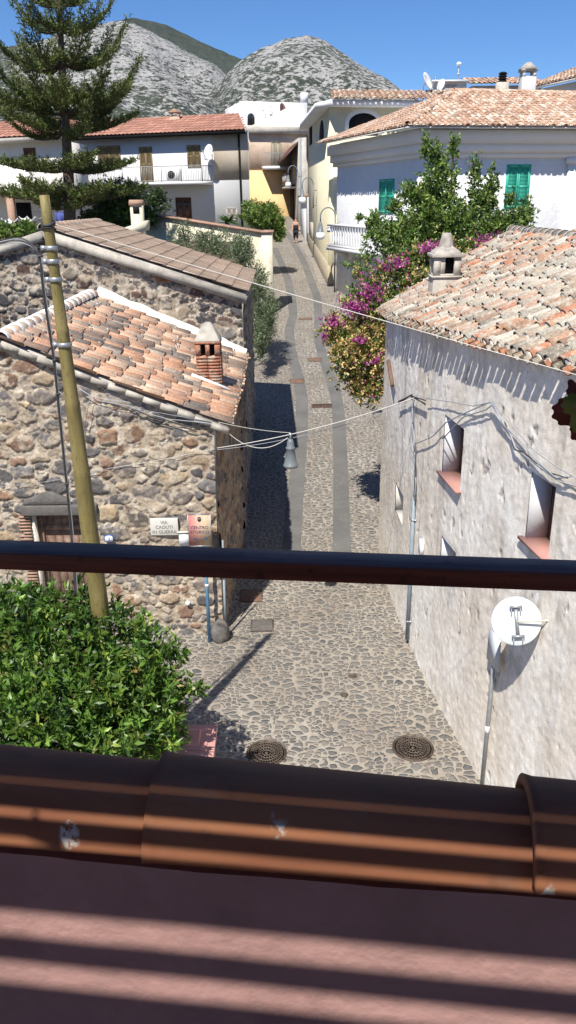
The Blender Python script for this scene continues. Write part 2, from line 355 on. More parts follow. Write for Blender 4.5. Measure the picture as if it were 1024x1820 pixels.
# ------------------------------------------------------------ raised generators
def tile_roof(name, O, A, D, W, L, pitch, expo, rad, pal, parent, mat, seed=1, plug=0., jit=1., chan_ext=.1, flat=.62, weights=None, plugcol=(.6, .57, .5), S=6, clip=None, patch=None, stagger=0.):
    """barrel tiles: O eave corner, A along the eave, D up the slope. One mesh of covers, channels and mortar plugs"""
    O = np.asarray(O, float); A = unit(A); D = unit(D); N = np.cross(A, D); N = N*(1 if N[2] > 0 else -1); rs = np.random.RandomState(seed)
    nA = int(round(W/pitch)); nD = int(math.ceil(L/expo)); pal = np.array(pal)
    I, J = np.meshgrid(np.arange(nA), np.arange(nD), indexing='ij'); I = I.ravel(); J = J.ravel(); T = len(I)
    def block(kind):
        so_ = rs.uniform(-.38, .38, nA+1)*expo*stagger*(kind == 'c'); a0 = (I+.5+(0 if kind == 'c' else -.5))*pitch+rs.uniform(-.07, .07, T)*pitch*jit*.7; d0 = J*expo-.02+rs.uniform(-.06, .06, T)*expo*jit+np.where(J > 0, so_[I], 0)
        if kind == 'h': d0 = d0-np.where(J == 0, chan_ext, 0)
        keep = np.ones(T, bool)
        if clip is not None: keep = clip(a0, d0+.5*expo)
        d1 = np.minimum((J+1)*expo+.06+so_[I], L+.02); k = keep & (d1 > d0+.04)
        a0, d0, d1 = a0[k], d0[k], d1[k]; n = len(a0)
        th = np.linspace(0, math.pi, S+1); r = rad if kind == 'c' else rad*.92
        up = rs.uniform(0, 1, n)*.012*jit; skew = rs.uniform(-1, 1, n)*.018*jit
        V = np.zeros((n, 3, S+1, 3))
        for e in range(3):   # 0 lower end, 1 upper end, 2 inner rim at the lower end
            rr = r*(1.0 if e != 1 else .82); rr = rr-(.014 if e == 2 else 0)
            aa = a0[:, None]+(skew if e == 1 else -skew)[:, None]-rr*np.cos(th)[None]
            sg = 1 if kind == 'c' else -1
            hh = sg*rr*np.sin(th)[None]*flat+np.full((n, 1), (.045 if kind == 'c' else .05))+((.022+up)[:, None] if e != 1 else 0)
            if kind == 'h': hh = hh+(.03)
            dd = (d1 if e == 1 else d0)[:, None]+0*th[None]
            V[:, e] = O+aa[..., None]*A+dd[..., None]*D+hh[..., None]*N
        base = (np.arange(n)*3*(S+1))[:, None]; s = np.arange(S)[None]
        q1 = np.stack([base+s, base+s+1, base+(S+1)+s+1, base+(S+1)+s], -1).reshape(-1, 4)
        q2 = np.stack([base+s, base+2*(S+1)+s, base+2*(S+1)+s+1, base+s+1], -1).reshape(-1, 4)
        w_ = weights; ci = rs.choice(len(pal), n, p=w_); col = pal[ci]*rs.uniform(.82, 1.15, (n, 1))
        if patch is not None:
            f = patch(a0, d0)[:, None]; col = col*(1-f)+pal[-1]*rs.uniform(.7, 1.1, (n, 1))*f
        C = np.repeat(col, 3*(S+1), 0)
        return V.reshape(-1, 3), np.vstack([q1, q2]), C, (a0, d0, up, n)
    V1, F1, C1, info = block('c'); V2, F2, C2, _ = block('h')
    V = [V1, V2]; F = [F1, F2+len(V1)]; C = [C1, C2*.8]; off = len(V1)+len(V2); tris = []
    if plug:
        a0, d0, up, n = info; k = rs.rand(n) < plug; a0, d0, up = a0[k], d0[k], up[k]; n = len(a0)
        th = np.linspace(0, math.pi, 5); rr = rad*rs.uniform(.7, 1.05, (n, 1))
        ring = O+(a0[:, None]-rr*np.cos(th))[..., None]*A+(d0[:, None]+.012+rs.uniform(-.02, .01, (n, 5)))[..., None]*D+(rr*np.sin(th)*flat+.055+up[:, None]+.004)[..., None]*N
        cen = O+a0[:, None]*A+(d0-rs.uniform(.02, .05, n))[:, None]*D+(.04+rr[:, 0]*.35)[:, None]*N
        bk = O+a0[:, None]*A+(d0+rs.uniform(.03, .08, n))[:, None]*D+(.075+up+rr[:, 0]*flat)[:, None]*N
        PV = np.concatenate([ring, cen[:, None], bk[:, None]], 1); b = off+np.arange(n)*7
        for s_ in range(4):
            tris.append(np.stack([b+s_, b+s_+1, b+5], -1))
            tris.append(np.stack([b+s_+1, b+s_, b+6], -1))
        V.append(PV.reshape(-1, 3)); C.append(np.repeat(np.array(plugcol)*rs.uniform(.7, 1.2, (n, 1)), 7, 0))
    FF = [np.vstack(F)]+([np.vstack(tris)] if tris else [])
    me = fast_mesh(name, np.vstack(V), FF, np.vstack(C))
    return link(name, me, mat, parent)

def stone_field(W, H, res, seed, classes, aspect=(1.2, 2.0)):
    rs = np.random.RandomState(seed); nu, nv = int(W/res)+1, int(H/res)+1
    idm = -np.ones((nu, nv), int); prof = np.zeros((nu, nv)); cid = 0; lx = np.zeros((nu, nv)); ly = np.zeros((nu, nv)); gu, gv_ = np.meshgrid(np.arange(nu)*res, np.arange(nv)*res, indexing='ij'); wu = (fbm(gu*5, gv_*5, seed+31, 4, .6)-.5)*.16; wv_ = (fbm(gu*5+30, gv_*5, seed+32, 4, .6)-.5)*.13
    for lo, hi, tries in classes:
        for _ in range(tries):
            b = rs.uniform(lo, hi); a = b*rs.uniform(*aspect); cu, cv = rs.uniform(0, W), rs.uniform(0, H); an = rs.normal(0, .16)
            i0, i1 = max(0, int((cu-a*1.4)/res)), min(nu, int((cu+a*1.4)/res)+2); j0, j1 = max(0, int((cv-a*1.4)/res)), min(nv, int((cv+a*1.4)/res)+2)
            if i1-i0 < 2 or j1-j0 < 2: continue
            U, Vv = np.meshgrid(np.arange(i0, i1)*res-cu, np.arange(j0, j1)*res-cv, indexing='ij')
            U = U+wu[i0:i1, j0:j1]; Vv = Vv+wv_[i0:i1, j0:j1]
            x = (U*math.cos(an)+Vv*math.sin(an))/a; y = (-U*math.sin(an)+Vv*math.cos(an))/b; p = rs.uniform(2.2, 4.2)
            t = np.arctan2(y, x); ph = rs.uniform(0, 6.28, 4); k = 1+.11*np.sin(2*t+ph[0])+.10*np.sin(3*t+ph[1])+.06*np.sin(5*t+ph[2])+.03*np.sin(8*t+ph[3])
            nk = rs.randint(5, 8); tk = (np.arange(nk)+rs.uniform(-.28, .28, nk))*2*math.pi/nk+ph[3]; dk = rs.uniform(.74, 1.0, nk); rp = ((np.maximum(0, x[..., None]*np.cos(tk)+y[..., None]*np.sin(tk))/dk)**9).sum(-1)**(1/9); rr = .72*rp+.28*(np.abs(x)**p+np.abs(y)**p)**(1/p)/k
            gap = 1+.0075/b
            if (idm[i0:i1, j0:j1][rr < gap] >= 0).any(): continue
            ins = rr < 1; idm[i0:i1, j0:j1][ins] = cid; prof[i0:i1, j0:j1][ins] = np.clip(1-rr[ins]**9, 0, 1)*min(1, b/.09)*.9; lx[i0:i1, j0:j1][ins] = x[ins]; ly[i0:i1, j0:j1][ins] = y[ins]; cid += 1
    return idm, prof, cid, lx, ly

def stone_wall(name, P0, U, N, W, H, res, seed, classes, spal, sw, mpal, parent, top=None, holes=(), relief=.05, patch=None, mat='stone', aspect=(1.2, 2.0), fade_edges=()):
    idm, prof, n, lx, ly = stone_field(W, H, res, seed, classes, aspect); nu, nv = idm.shape; rs = np.random.RandomState(seed+5)
    u, v = np.meshgrid(np.arange(nu)*res, np.arange(nv)*res, indexing='ij')
    mn = fbm(u*6, v*6, seed, 5, .6); mf = fbm(u*30, v*30, seed+9, 3, .6)
    hst = rs.uniform(.45, 1.25, n+1)*np.where(rs.rand(n+1) < .12, .2, 1); tilt = rs.normal(0, .22, (n+1, 2)); t2_ = rs.normal(0, .28, (n+1, 2)); o2_ = rs.uniform(-.3, .3, n+1)
    h = prof*hst[idm]+(mn-.5)*.55+(mf-.5)*.35
    h = np.where(idm >= 0, h+prof*(tilt[idm, 0]*lx+tilt[idm, 1]*ly-np.maximum(0, t2_[idm, 0]*lx+t2_[idm, 1]*ly-o2_[idm]))+.30*(fbm(u*16, v*16, seed+3, 4, .6)-.5), h)
    spal = np.array(spal); sc_ = spal[rs.choice(len(spal), n+1, p=sw)]*rs.uniform(.72, 1.3, (n+1, 1))
    mp = np.array(mpal); t = np.clip((mn-.35)/.3, 0, 1)[..., None]; mcol = mp[0]*(1-t)+mp[1]*t; mcol = mcol*(.8+.45*mf[..., None])
    scv = sc_[idm]*(.72+.56*fbm(u*20, v*20, seed+2, 3)[..., None]); smear = np.clip((fbm(u*5, v*5, seed+21, 4, .65)-.52)/.08, 0, .85)[..., None]
    scv = scv*(1-smear)+mcol*smear
    col = np.where((idm >= 0)[..., None], scv, mcol)
    if patch is not None: col = patch(u, v, col)
    fade = np.ones_like(u)
    for (a, b, c, d) in holes:
        dx = np.maximum(np.maximum(a-u, u-b), 0); dy = np.maximum(np.maximum(c-v, v-d), 0); fade = np.minimum(fade, np.clip(np.hypot(dx, dy)/.04, 0, 1))
    P = np.asarray(P0, float)+u[..., None]*np.asarray(U)+v[..., None]*np.array([0, 0, 1.])+(h*relief*fade)[..., None]*np.asarray(N)
    idx = np.arange(nu*nv).reshape(nu, nv); q = np.stack([idx[:-1, :-1], idx[1:, :-1], idx[1:, 1:], idx[:-1, 1:]], -1)
    uc, vc = u[:-1, :-1]+res/2, v[:-1, :-1]+res/2; keep = np.ones(uc.shape, bool)
    if top is not None: keep &= vc < top(uc)
    for (a, b, c, d) in holes: keep &= ~((uc > a) & (uc < b) & (vc > c) & (vc < d))
    q = q[keep]; N_ = np.cross(U, (0, 0, 1)); 
    if np.dot(N_, N) < 0: q = q[:, ::-1]
    used = np.unique(q); remap = np.zeros(nu*nv, int); remap[used] = np.arange(len(used))
    me = fast_mesh(name, P.reshape(-1, 3)[used], remap[q], np.clip(col, .01, .85).reshape(-1, 3)[used], True)
    return link(name, me, M[mat], parent)

class Face:
    """a vertical facade: maps a photo point to (u, z) on it and back into space"""
    def __init__(s, a, b): s.a = np.array([a[0], a[1], 0.]); s.u = unit([b[0]-a[0], b[1]-a[1], 0]); s.n = np.cross(s.u, [0, 0, 1.]); s.W = math.hypot(b[0]-a[0], b[1]-a[1])
    def uz(s, x, y):
        d = ray(x, y); t = ((s.a-CAM)@s.n)/(d@s.n); P = CAM+t*d; return float((P-s.a)@s.u), float(P[2])
    def at(s, u, z, out=0): return s.a+s.u*u+s.n*out+np.array([0, 0, z])
    def px(s, x, y, out=0): return s.at(*s.uz(x, y), out)
    def box(s, mb, u0, u1, z0, z1, o0, o1): return mb.box(s.at((u0+u1)/2, (z0+z1)/2, (o0+o1)/2), (abs(u1-u0), abs(o1-o0), abs(z1-z0)), M=np.array([s.u, s.n, [0, 0, 1]]).T)
    def rect(s, x0, y0, x1, y1):
        xm, ym = (x0+x1)/2, (y0+y1)/2; return s.uz(x0, ym)[0], s.uz(x1, ym)[0], s.uz(xm, y1)[1], s.uz(xm, y0)[1]

def shutters(F, r, parent, mat, name='window', slats=True, label=None, frame=.05):
    u0, u1, z0, z1 = r; f = MB()
    for a, b, c, d in ((u0-frame, u0, z0, z1), (u1, u1+frame, z0, z1), (u0-frame, u1+frame, z1, z1+frame), (u0-frame, u1+frame, z0-frame, z0)): F.box(f, a, b, c, d, -.02, .03)
    win = f.build(name, mat, parent); um = (u0+u1)/2
    for a, b in ((u0, um-.012), (um+.012, u1)):
        p = MB(); st = .06
        F.box(p, a, b, z0, z1, .0, .022)
        for c, d, e, g in ((a, a+st, z0, z1), (b-st, b, z0, z1), (a, b, z0, z0+st*1.3), (a, b, z1-st, z1), (a, b, (z0+z1)/2-.04, (z0+z1)/2+.04)): F.box(p, c, d, e, g, .024, .05)
        if slats:
            z = z0+.1
            while z < z1-.08:
                c = F.at((a+b)/2, z, .036); t = np.array([F.u, unit(F.n*.8-np.array([0, 0, .6])), [0, 0, 0]]); t[2] = np.cross(t[0], t[1]); p.box(c, (b-a-2*st, .04, .008), M=t.T); z += .055
        p.build('shutter', mat, win)
    return win

def leaf_cloud(base, dirs, L, Wd, cols, fold=.25, droop=.2, rs=None):
    """base (n,3), dirs (n,3): folded pointed leaves, 6 verts / 4 quads-tris each"""
    n = len(base); d = dirs/np.linalg.norm(dirs, axis=1)[:, None]; r_ = rs.normal(size=(n, 3)); s = np.cross(d, r_); s /= np.linalg.norm(s, axis=1)[:, None]+1e-9; nn = np.cross(s, d)
    L = np.broadcast_to(L, (n,))[:, None]; Wd = np.broadcast_to(Wd, (n,))[:, None]
    mid = base+d*L*.45; tip = base+d*L-nn*L*droop; V = np.stack([base, mid+s*Wd+nn*Wd*fold, tip, mid-s*Wd+nn*Wd*fold, mid], 1)
    b = np.arange(n)*5; F = np.vstack([np.stack([b, b+1, b+4], -1), np.stack([b+1, b+2, b+4], -1), np.stack([b+2, b+3, b+4], -1), np.stack([b+3, b, b+4], -1)])
    return V.reshape(-1, 3), F, np.repeat(cols, 5, 0)

def bush(blobs, ntw, nleaf, L, Wd, pal, w_, seed, spread=1., rough=.35, shell=(.55, 1.05), upb=.5, twig=.12, extra=None):
    """rosettes of leaves on twig ends spread through lumpy ellipsoids"""
    rs = np.random.RandomState(seed); pal = np.array(pal); vol = np.array([b[3]*b[4]*b[5] for b in blobs])**.67; cnt = (ntw*vol/vol.sum()).astype(int); VV = []; FF = []; CC = []; off = 0
    for bi, (c, k) in enumerate(zip(blobs, cnt)):
        d = rs.normal(size=(k, 3)); d /= np.linalg.norm(d, axis=1)[:, None]; ang = np.arctan2(d[:, 1], d[:, 0])
        lump = 1+rough*(fbm(ang*2.2+5+bi*3, d[:, 2]*3+7, seed+bi, 3)-.5)*2; rad = rs.uniform(shell[0]**2, shell[1]**2, k)**.5*lump
        p = np.array(c[:3])+d*rad[:, None]*np.array(c[3:6]); tw = d+np.array([0, 0, upb])+rs.normal(0, .3, (k, 3)); tw /= np.linalg.norm(tw, axis=1)[:, None]
        B = np.repeat(p, nleaf, 0)+np.repeat(tw, nleaf, 0)*rs.uniform(-1, .6, (k*nleaf, 1))*twig
        dr = np.repeat(tw, nleaf, 0)*.7+rs.normal(size=(k*nleaf, 3))*.75*spread
        tone = np.repeat(rs.uniform(.6, 1.4, (k, 1)), nleaf, 0); ci = np.repeat(rs.choice(len(pal), k, p=w_), nleaf); sw = rs.rand(k*nleaf) < .25; ci[sw] = rs.choice(len(pal), sw.sum(), p=w_)
        V, F, C = leaf_cloud(B, dr, L*rs.uniform(.6, 1.25, k*nleaf), Wd*rs.uniform(.7, 1.2, k*nleaf), pal[ci]*tone*rs.uniform(.8, 1.2, (k*nleaf, 1)), rs=rs)
        VV.append(V); FF.append(F+off); CC.append(C); off += len(V)
    return np.vstack(VV), np.vstack(FF), np.clip(np.vstack(CC), 0, .9)

def foliage(name, parent, VFC, mat='leaf'):
    return link(name, fast_mesh(name, VFC[0], VFC[1], VFC[2]), M[mat], parent)
def trunk_limbs(parent, base, tips, r0, name='trunk', mat='bark', seed=0, bend=.15):
    rs = np.random.RandomState(seed); mb = MB(); base = np.array(base, float)
    for i, t in enumerate(tips):
        t = np.array(t, float); k = np.linspace(0, 1, 7)[:, None]; L = np.linalg.norm(t-base); w_ = rs.normal(0, bend*min(L, 2), 3)*np.array([1, 1, .3])
        pts = base*(1-k)+t*k+np.sin(k*math.pi)*w_*.5+np.array([0, 0, min(L, 2)*.1])*np.sin(k*math.pi); mb.tube(pts, np.linspace(r0*(1 if i == 0 else .7), r0*.15, 7), 7)
        for q in range(3):
            s = pts[3+q]; lb = min(L, 2.2); e = s+(t-base)/L*.12*lb+rs.normal(0, .10*lb, 3); mb.tube([s, (s+e)/2+rs.normal(0, .03*L, 3), e], [r0*.3, r0*.2, r0*.07], 5)
    return mb.build(name, M[mat], parent, smooth=True)

# ============================================================ THE SETTING
def sheet(name, xs, ys, zf, mat, kind='structure'):
    X, Y_ = np.meshgrid(xs, ys, indexing='ij'); Z = zf(X, Y_); n, m = X.shape; i = np.arange(n*m).reshape(n, m)
    q = np.stack([i[:-1, :-1], i[1:, :-1], i[1:, 1:], i[:-1, 1:]], -1).reshape(-1, 4)
    return tag(link(name, fast_mesh(name, np.stack([X, Y_, Z], -1), q), mat), kind=kind)
def zground(x, y): return np.where(y > 90, np.maximum(7.37-(y-90)*.03, 3.5), gz(y))-.03
sheet('ground', np.array([-6000, -600, -60, -20, -6, 0, 6, 20, 60, 600, 6000.]), np.concatenate([[-3000, -40], np.arange(-5, 95, 1.), [110, 140, 180, 220, 400, 1000, 6000]]), zground, M['earth'])
sheet('street', np.array([-7, -4, -2, 0, 2, 4, 7.]), np.arange(1.5, 90, .5), lambda x, y: gz(y), M['cobble'])
def ribbon(name, cl, wd, mat, dz=.004, ext=None):
    """concrete wheel track following ground points"""
    P = np.array(cl); yy = np.arange(P[0, 1], P[-1, 1], .25); xx = np.interp(yy, P[:, 1], P[:, 0]); k = np.ones(5)/5
    xs = np.convolve(np.pad(xx, 2, 'edge'), k, 'valid'); w_ = np.interp(yy, P[:, 1], P[:, 2]) if P.shape[1] > 2 else np.full(len(yy), wd)
    w_ = w_+.03*(fbm(yy*1.3, yy*0, 5, 3)-.5)
    V = np.stack([np.stack([xs-w_/2, yy, gz(yy)+dz], -1), np.stack([xs+w_/2, yy, gz(yy)+dz], -1)], 1).reshape(-1, 3)
    b = np.arange(len(yy)-1)*2; return tag(link(name, fast_mesh(name, V, np.stack([b, b+1, b+3, b+2], -1)), mat), kind='structure')
def cl(pts): return [(G(x, y)[0], G(x, y)[1]) for x, y in pts]
ribbon('wheel_track', cl([(518, 985), (518, 970), (527, 860), (536, 760), (537, 710), (532.5, 683), (526, 656), (517, 621), (514, 587), (521.5, 560), (519, 530), (512, 498), (500, 468), (488, 440)]), .44, M['track'])
ribbon('wheel_track', cl([(608, 985), (607.5, 970), (606, 852), (604, 790), (601.5, 727), (596, 696), (585, 665), (574.5, 634), (565.5, 602), (566.7, 571), (564, 530), (553, 498), (540, 465), (522, 432), (508, 412)]), .43, M['track'])
_pv = [G(x, y) for x, y in [(593, 505), (573, 470), (548, 436), (536, 420), (528, 408)]]; _pl = [G(x, y) for x, y in [(566, 505), (556, 470), (533, 436), (521, 420), (512, 408)]]
_V = []; _F = []
for i, (a, b) in enumerate(zip(_pl, _pv)): _V += [(a[0], a[1], float(gz(a[1]))+.008), (b[0]+.25, b[1], float(gz(b[1]))+.008)]
for i in range(len(_pv)-1): _F.append([2*i, 2*i+1, 2*i+3, 2*i+2])
tag(link('pavement', fast_mesh('pavement', _V, np.array(_F)), M['pave']), kind='structure')
mb = MB(); mb.box((-32.2, 62, 2.9), (60, 52, 6)); tag(mb.build('raised_ground', M['gravel']), kind='structure')

def mountain(name, crest, Rc, front, back, zb, seed, green=0., amp=22, gfun=None):
    cr = np.array(crest, float); xs = np.arange(cr[0, 0], cr[-1, 0], 3.); ys = np.interp(xs, cr[:, 0], cr[:, 1])
    ys = ys+(fbm(xs*.045, xs*0+seed, seed, 4)-.5)*7
    d = np.array([ray(x, y) for x, y in zip(xs, ys)]); h = np.hypot(d[:, 0], d[:, 1]); dirs = d[:, :2]/h[:, None]
    Rv = Rc*(1+.10*(fbm(xs*.006, xs*0, seed+4, 2)-.5)); zc = CH+Rv*d[:, 2]/h
    t = np.concatenate([np.linspace(-1, 0, 70), np.linspace(.03, 1, 14)]); rad = np.where(t < 0, t*front, t*back)
    prof = np.where(t < 0, (1+t)**1.0*(.93)+.07*(1+t)**3, (1-t)**1.3)
    P = Rv[:, None]+rad[None]; X = dirs[:, :1]*P; Y_ = dirs[:, 1:]*P; n1 = fbm(X/130+50, Y_/130+50, seed+1, 5, .55)-.5; gul = np.abs(fbm(X/210+9, Y_/210+3, seed+2, 4)-.5)
    e = np.clip(-t, 0, 1)[None]; edge = np.minimum(1, np.abs(t)[None]*5)
    Z = zb+(zc[:, None]-zb)*prof[None]+(n1*amp*2.6-gul*amp*4.2)*edge*np.minimum(1, (1-np.abs(t))[None]*4)
    n, m_ = Z.shape; i = np.arange(n*m_).reshape(n, m_); q = np.stack([i[:-1, :-1], i[:-1, 1:], i[1:, 1:], i[1:, :-1]], -1).reshape(-1, 4)[:, ::-1]
    g = np.full(Z.shape, green)
    if gfun is not None: g = gfun(xs[:, None]+0*t, t[None]+0*xs[:, None], Z)
    c = np.repeat(g.reshape(-1, 1), 3, 1)
    return tag(link(name, fast_mesh(name, np.stack([X, Y_, Z], -1), q, c, True), M['mount']), kind='structure')
def lowgreen(x, t, Z): return np.clip(.20-(Z-20)/140*.20, 0, .20)*.9-.035
mountain('mountain', [(-500, 190), (-200, 130), (-60, 100), (0, 84), (60, 76), (100, 63), (150, 50), (200, 38), (222, 36), (252, 49), (300, 72), (345, 96), (385, 118), (420, 150), (470, 185), (560, 220)], 1500, 950, 500, 0, 3, gfun=lambda x, t, Z: lowgreen(x, t, Z)+np.clip((60-x)/500, 0, .2))
mountain('mountain', [(120, 70), (180, 47), (218, 34), (238, 32), (262, 36), (300, 48), (350, 69), (390, 87), (430, 104), (500, 140), (580, 180)], 1950, 420, 500, 150, 8, green=.32, amp=14)
mountain('mountain', [(330, 200), (375, 165), (405, 128), (430, 106), (470, 84), (510, 68), (545, 62), (580, 73), (620, 101), (680, 136), (725, 166), (770, 192), (900, 230), (1150, 262), (1400, 280)], 1250, 760, 500, 0, 15, gfun=lambda x, t, Z: lowgreen(x, t, Z)+.02)
hz = MB(); hz.box((0, 1000, 345), (5600, 4200, 720)); hm = bpy.data.materials.new('haze_air'); hm.use_nodes = True; _t = hm.node_tree; _t.nodes.clear()
_o = _t.nodes.new('ShaderNodeOutputMaterial'); _v = _t.nodes.new('ShaderNodeVolumePrincipled'); _v.inputs['Color'].default_value = (.62, .76, 1, 1); _v.inputs['Density'].default_value = .00004; _v.inputs['Anisotropy'].default_value = .1
_t.links.new(_v.outputs[0], _o.inputs['Volume']); HAZE = tag(hz.build('haze', hm), kind='stuff')

# ------------------------------------------------------------ generic roof over a polygon
PAL = dict(
    red=[(.66, .39, .25), (.60, .34, .215), (.70, .49, .34), (.55, .35, .24), (.48, .39, .30), (.24, .20, .17)],
    mixed=[(.52, .24, .14), (.45, .27, .17), (.44, .34, .25), (.48, .41, .32), (.28, .24, .19), (.38, .25, .17), (.54, .49, .40)],
    grey=[(.46, .36, .28), (.50, .39, .30), (.42, .33, .265), (.48, .35, .27)],
    pale=[(.52, .33, .23), (.46, .28, .19), (.56, .42, .32), (.40, .25, .17), (.60, .50, .40)],
    orange=[(.40, .20, .145), (.36, .18, .13), (.43, .22, .16)])
def roof_poly(name, pts, parent, pal, pitch, expo, rad, mat, slabmat, seed=1, ov=0, thick=.10, weights=None, **kw):
    P = np.array(pts, float); A = unit(P[1]-P[0]); Nn = unit(np.cross(P[1]-P[0], P[-1]-P[0])); Nn = Nn*(1 if Nn[2] > 0 else -1); D = np.cross(Nn, A)
    if D[2] < 0: D = -D
    q = np.stack([(P-P[0])@A, (P-P[0])@D], 1); amin, amax = q[:, 0].min(), q[:, 0].max(); c = q.mean(0)
    def clip(a, d):
        a = a+amin; ok = np.ones(len(a), bool)
        for i in range(1, len(q)):
            p, r_ = q[i], q[(i+1) % len(q)]; e = r_-p; nx, ny = -e[1], e[0]; s = np.sign((c[0]-p[0])*nx+(c[1]-p[1])*ny)
            ok &= ((a-p[0])*nx+(d-p[1])*ny)*s > -.02
        return ok
    r_ = tile_roof(name, P[0]+A*amin, A, D, amax-amin, q[:, 1].max(), pitch, expo, rad, PAL[pal] if isinstance(pal, str) else pal, parent, mat, seed, clip=clip, weights=weights, **kw)
    sb = MB(); sb.prism([tuple(p-Nn*.012) for p in P], tuple(-Nn*thick)); sb.build('roof_deck', slabmat, r_)
    return r_, Nn

# ============================================================ LEFT STONE HOUSE (near)
YF = 13.45
H1 = Face((-5.6, YF), (-1.27, YF))
stone_pal = [(.125, .115, .11), (.16, .15, .145), (.20, .17, .15), (.22, .14, .10), (.27, .17, .11), (.33, .25, .17), (.26, .23, .20), (.50, .38, .24)]
h1 = thing('stone_house', 'rubble stone house with patchy clay tile roof and brick chimney behind the green utility pole', 'house', (-3, 17, 0))
h1.location = (0, 0, 0)
z_e, z_r, x_e, x_r = 4.10, 5.62, -1.02, -4.70
def zr1(x): return z_e+(x_e-x)*(z_r-z_e)/(x_e-x_r)
dl = PY(57, 905, YF)[0]+5.6; dr = PY(158, 905, YF)[0]+5.6; dt = PY(100, 913, YF)[2]
def top1(u): x = -5.6+u; return np.where(x > x_r, zr1(x), z_r-(x_r-x)*.41)-.10
stone_wall('front_wall', (-5.6, YF, 0), (1, 0, 0), (0, -1, 0), 4.34, 5.7, .018, 11,
           [(.12, .18, 240), (.08, .12, 1800), (.05, .08, 7000), (.028, .05, 16000)], stone_pal, [.22, .2, .14, .12, .10, .08, .12, .02], [(.35, .285, .21), (.50, .43, .335)], h1, top1, [(dl, dr, 0, dt)], .05)
# street side of the house, in shade
for i, (a, b) in enumerate((((-1.27, YF), (-1.06, 17.5)), ((-1.06, 17.5), (-1.1, 20.58)))):
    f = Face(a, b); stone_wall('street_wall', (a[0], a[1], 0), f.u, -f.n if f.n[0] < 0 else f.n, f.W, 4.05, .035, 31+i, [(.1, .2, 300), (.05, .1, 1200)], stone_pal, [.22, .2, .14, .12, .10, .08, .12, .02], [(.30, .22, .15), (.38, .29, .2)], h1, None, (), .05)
mb = MB(); mb.prism([(-10, 13.8, 0), (-1.5, 13.8, 0), (-1.3, 17.5, 0), (-1.25, 20.6, 0), (-10, 20.6, 0)], (0, 0, 3.95)); mb.build('inner_walls', M['bare'], h1)
RT1 = [(x_e, YF-.1, z_e), (x_e-.02, 20.55, z_e-.1), (x_r, 20.55, z_r), (x_r, YF-.1, z_r)]
w1 = [.26, .2, .26, .08, .10, .10]
rf1, n1 = roof_poly('roof', RT1, h1, 'red', .25, .40, .098, M['tile'], M['cement'], 4, stagger=.55, jit=1.2, weights=w1, plug=.9, plugcol=(.74, .68, .59), flat=.8, chan_ext=.06, patch=lambda a, d: (fbm(a*2.1+40, d*2.1, 9, 3) > .60)*.75)
bk = [(x_r, YF-.1, z_r), (x_r, 20.55, z_r), (-9, 20.55, 3.9), (-9, YF-.1, 3.9)]; mb = MB(); mb.prism(bk, (0, 0, -.1)); mb.build('roof_back', M['tile_grey'], h1)
mb = MB(); rs = np.random.RandomState(3)
a = np.array([x_r-.02, YF-.06, z_r-.055]); b = np.array([x_e, YF-.06, z_e-.055])   # cement verge under the front tiles, in short lengths
for k in range(13):
    p, q = a+(b-a)*k/13, a+(b-a)*(k+.993)/13; mb.bar(p+rs.normal(0, .004, 3)-(0, 0, .02), q+rs.normal(0, .004, 3)-(0, 0, .02), .11, .10+rs.uniform(-.008, .008))
mb.bar((-8, YF-.08, 4.3), a, .14, .19); mb.build('verge', M['cement'], h1)
def lumpy_band(name, A_, B_, wd, ht, mat, parent, seed, n=60):
    A_ = np.array(A_, float); B_ = np.array(B_, float); t = unit(B_-A_); s = unit(np.cross(t, (0, 0, 1))); u = np.cross(s, t); m = 9; th = np.linspace(0, math.pi, m)
    k = np.linspace(0, 1, n); nn = fbm(np.repeat(k[:, None], m, 1)*np.linalg.norm(B_-A_)*2.5, np.repeat(th[None], n, 0)*1.2, seed, 4)
    r_ = (.75+.5*nn)
    P = A_+(B_-A_)*k[:, None, None]+(-np.cos(th)*r_*wd/2)[..., None]*s+(np.sin(th)*r_*ht)[..., None]*u
    i = np.arange(n*m).reshape(n, m); q = np.stack([i[:-1, :-1], i[1:, :-1], i[1:, 1:], i[:-1, 1:]], -1).reshape(-1, 4)
    return link(name, fast_mesh(name, P, q, None, True), mat, parent)
lumpy_band('mortar_flashing', (x_r, 20.5, z_r-.02), (x_e-.05, 20.5, z_e-.06), .5, .2, M['whitemortar'], h1, 4)
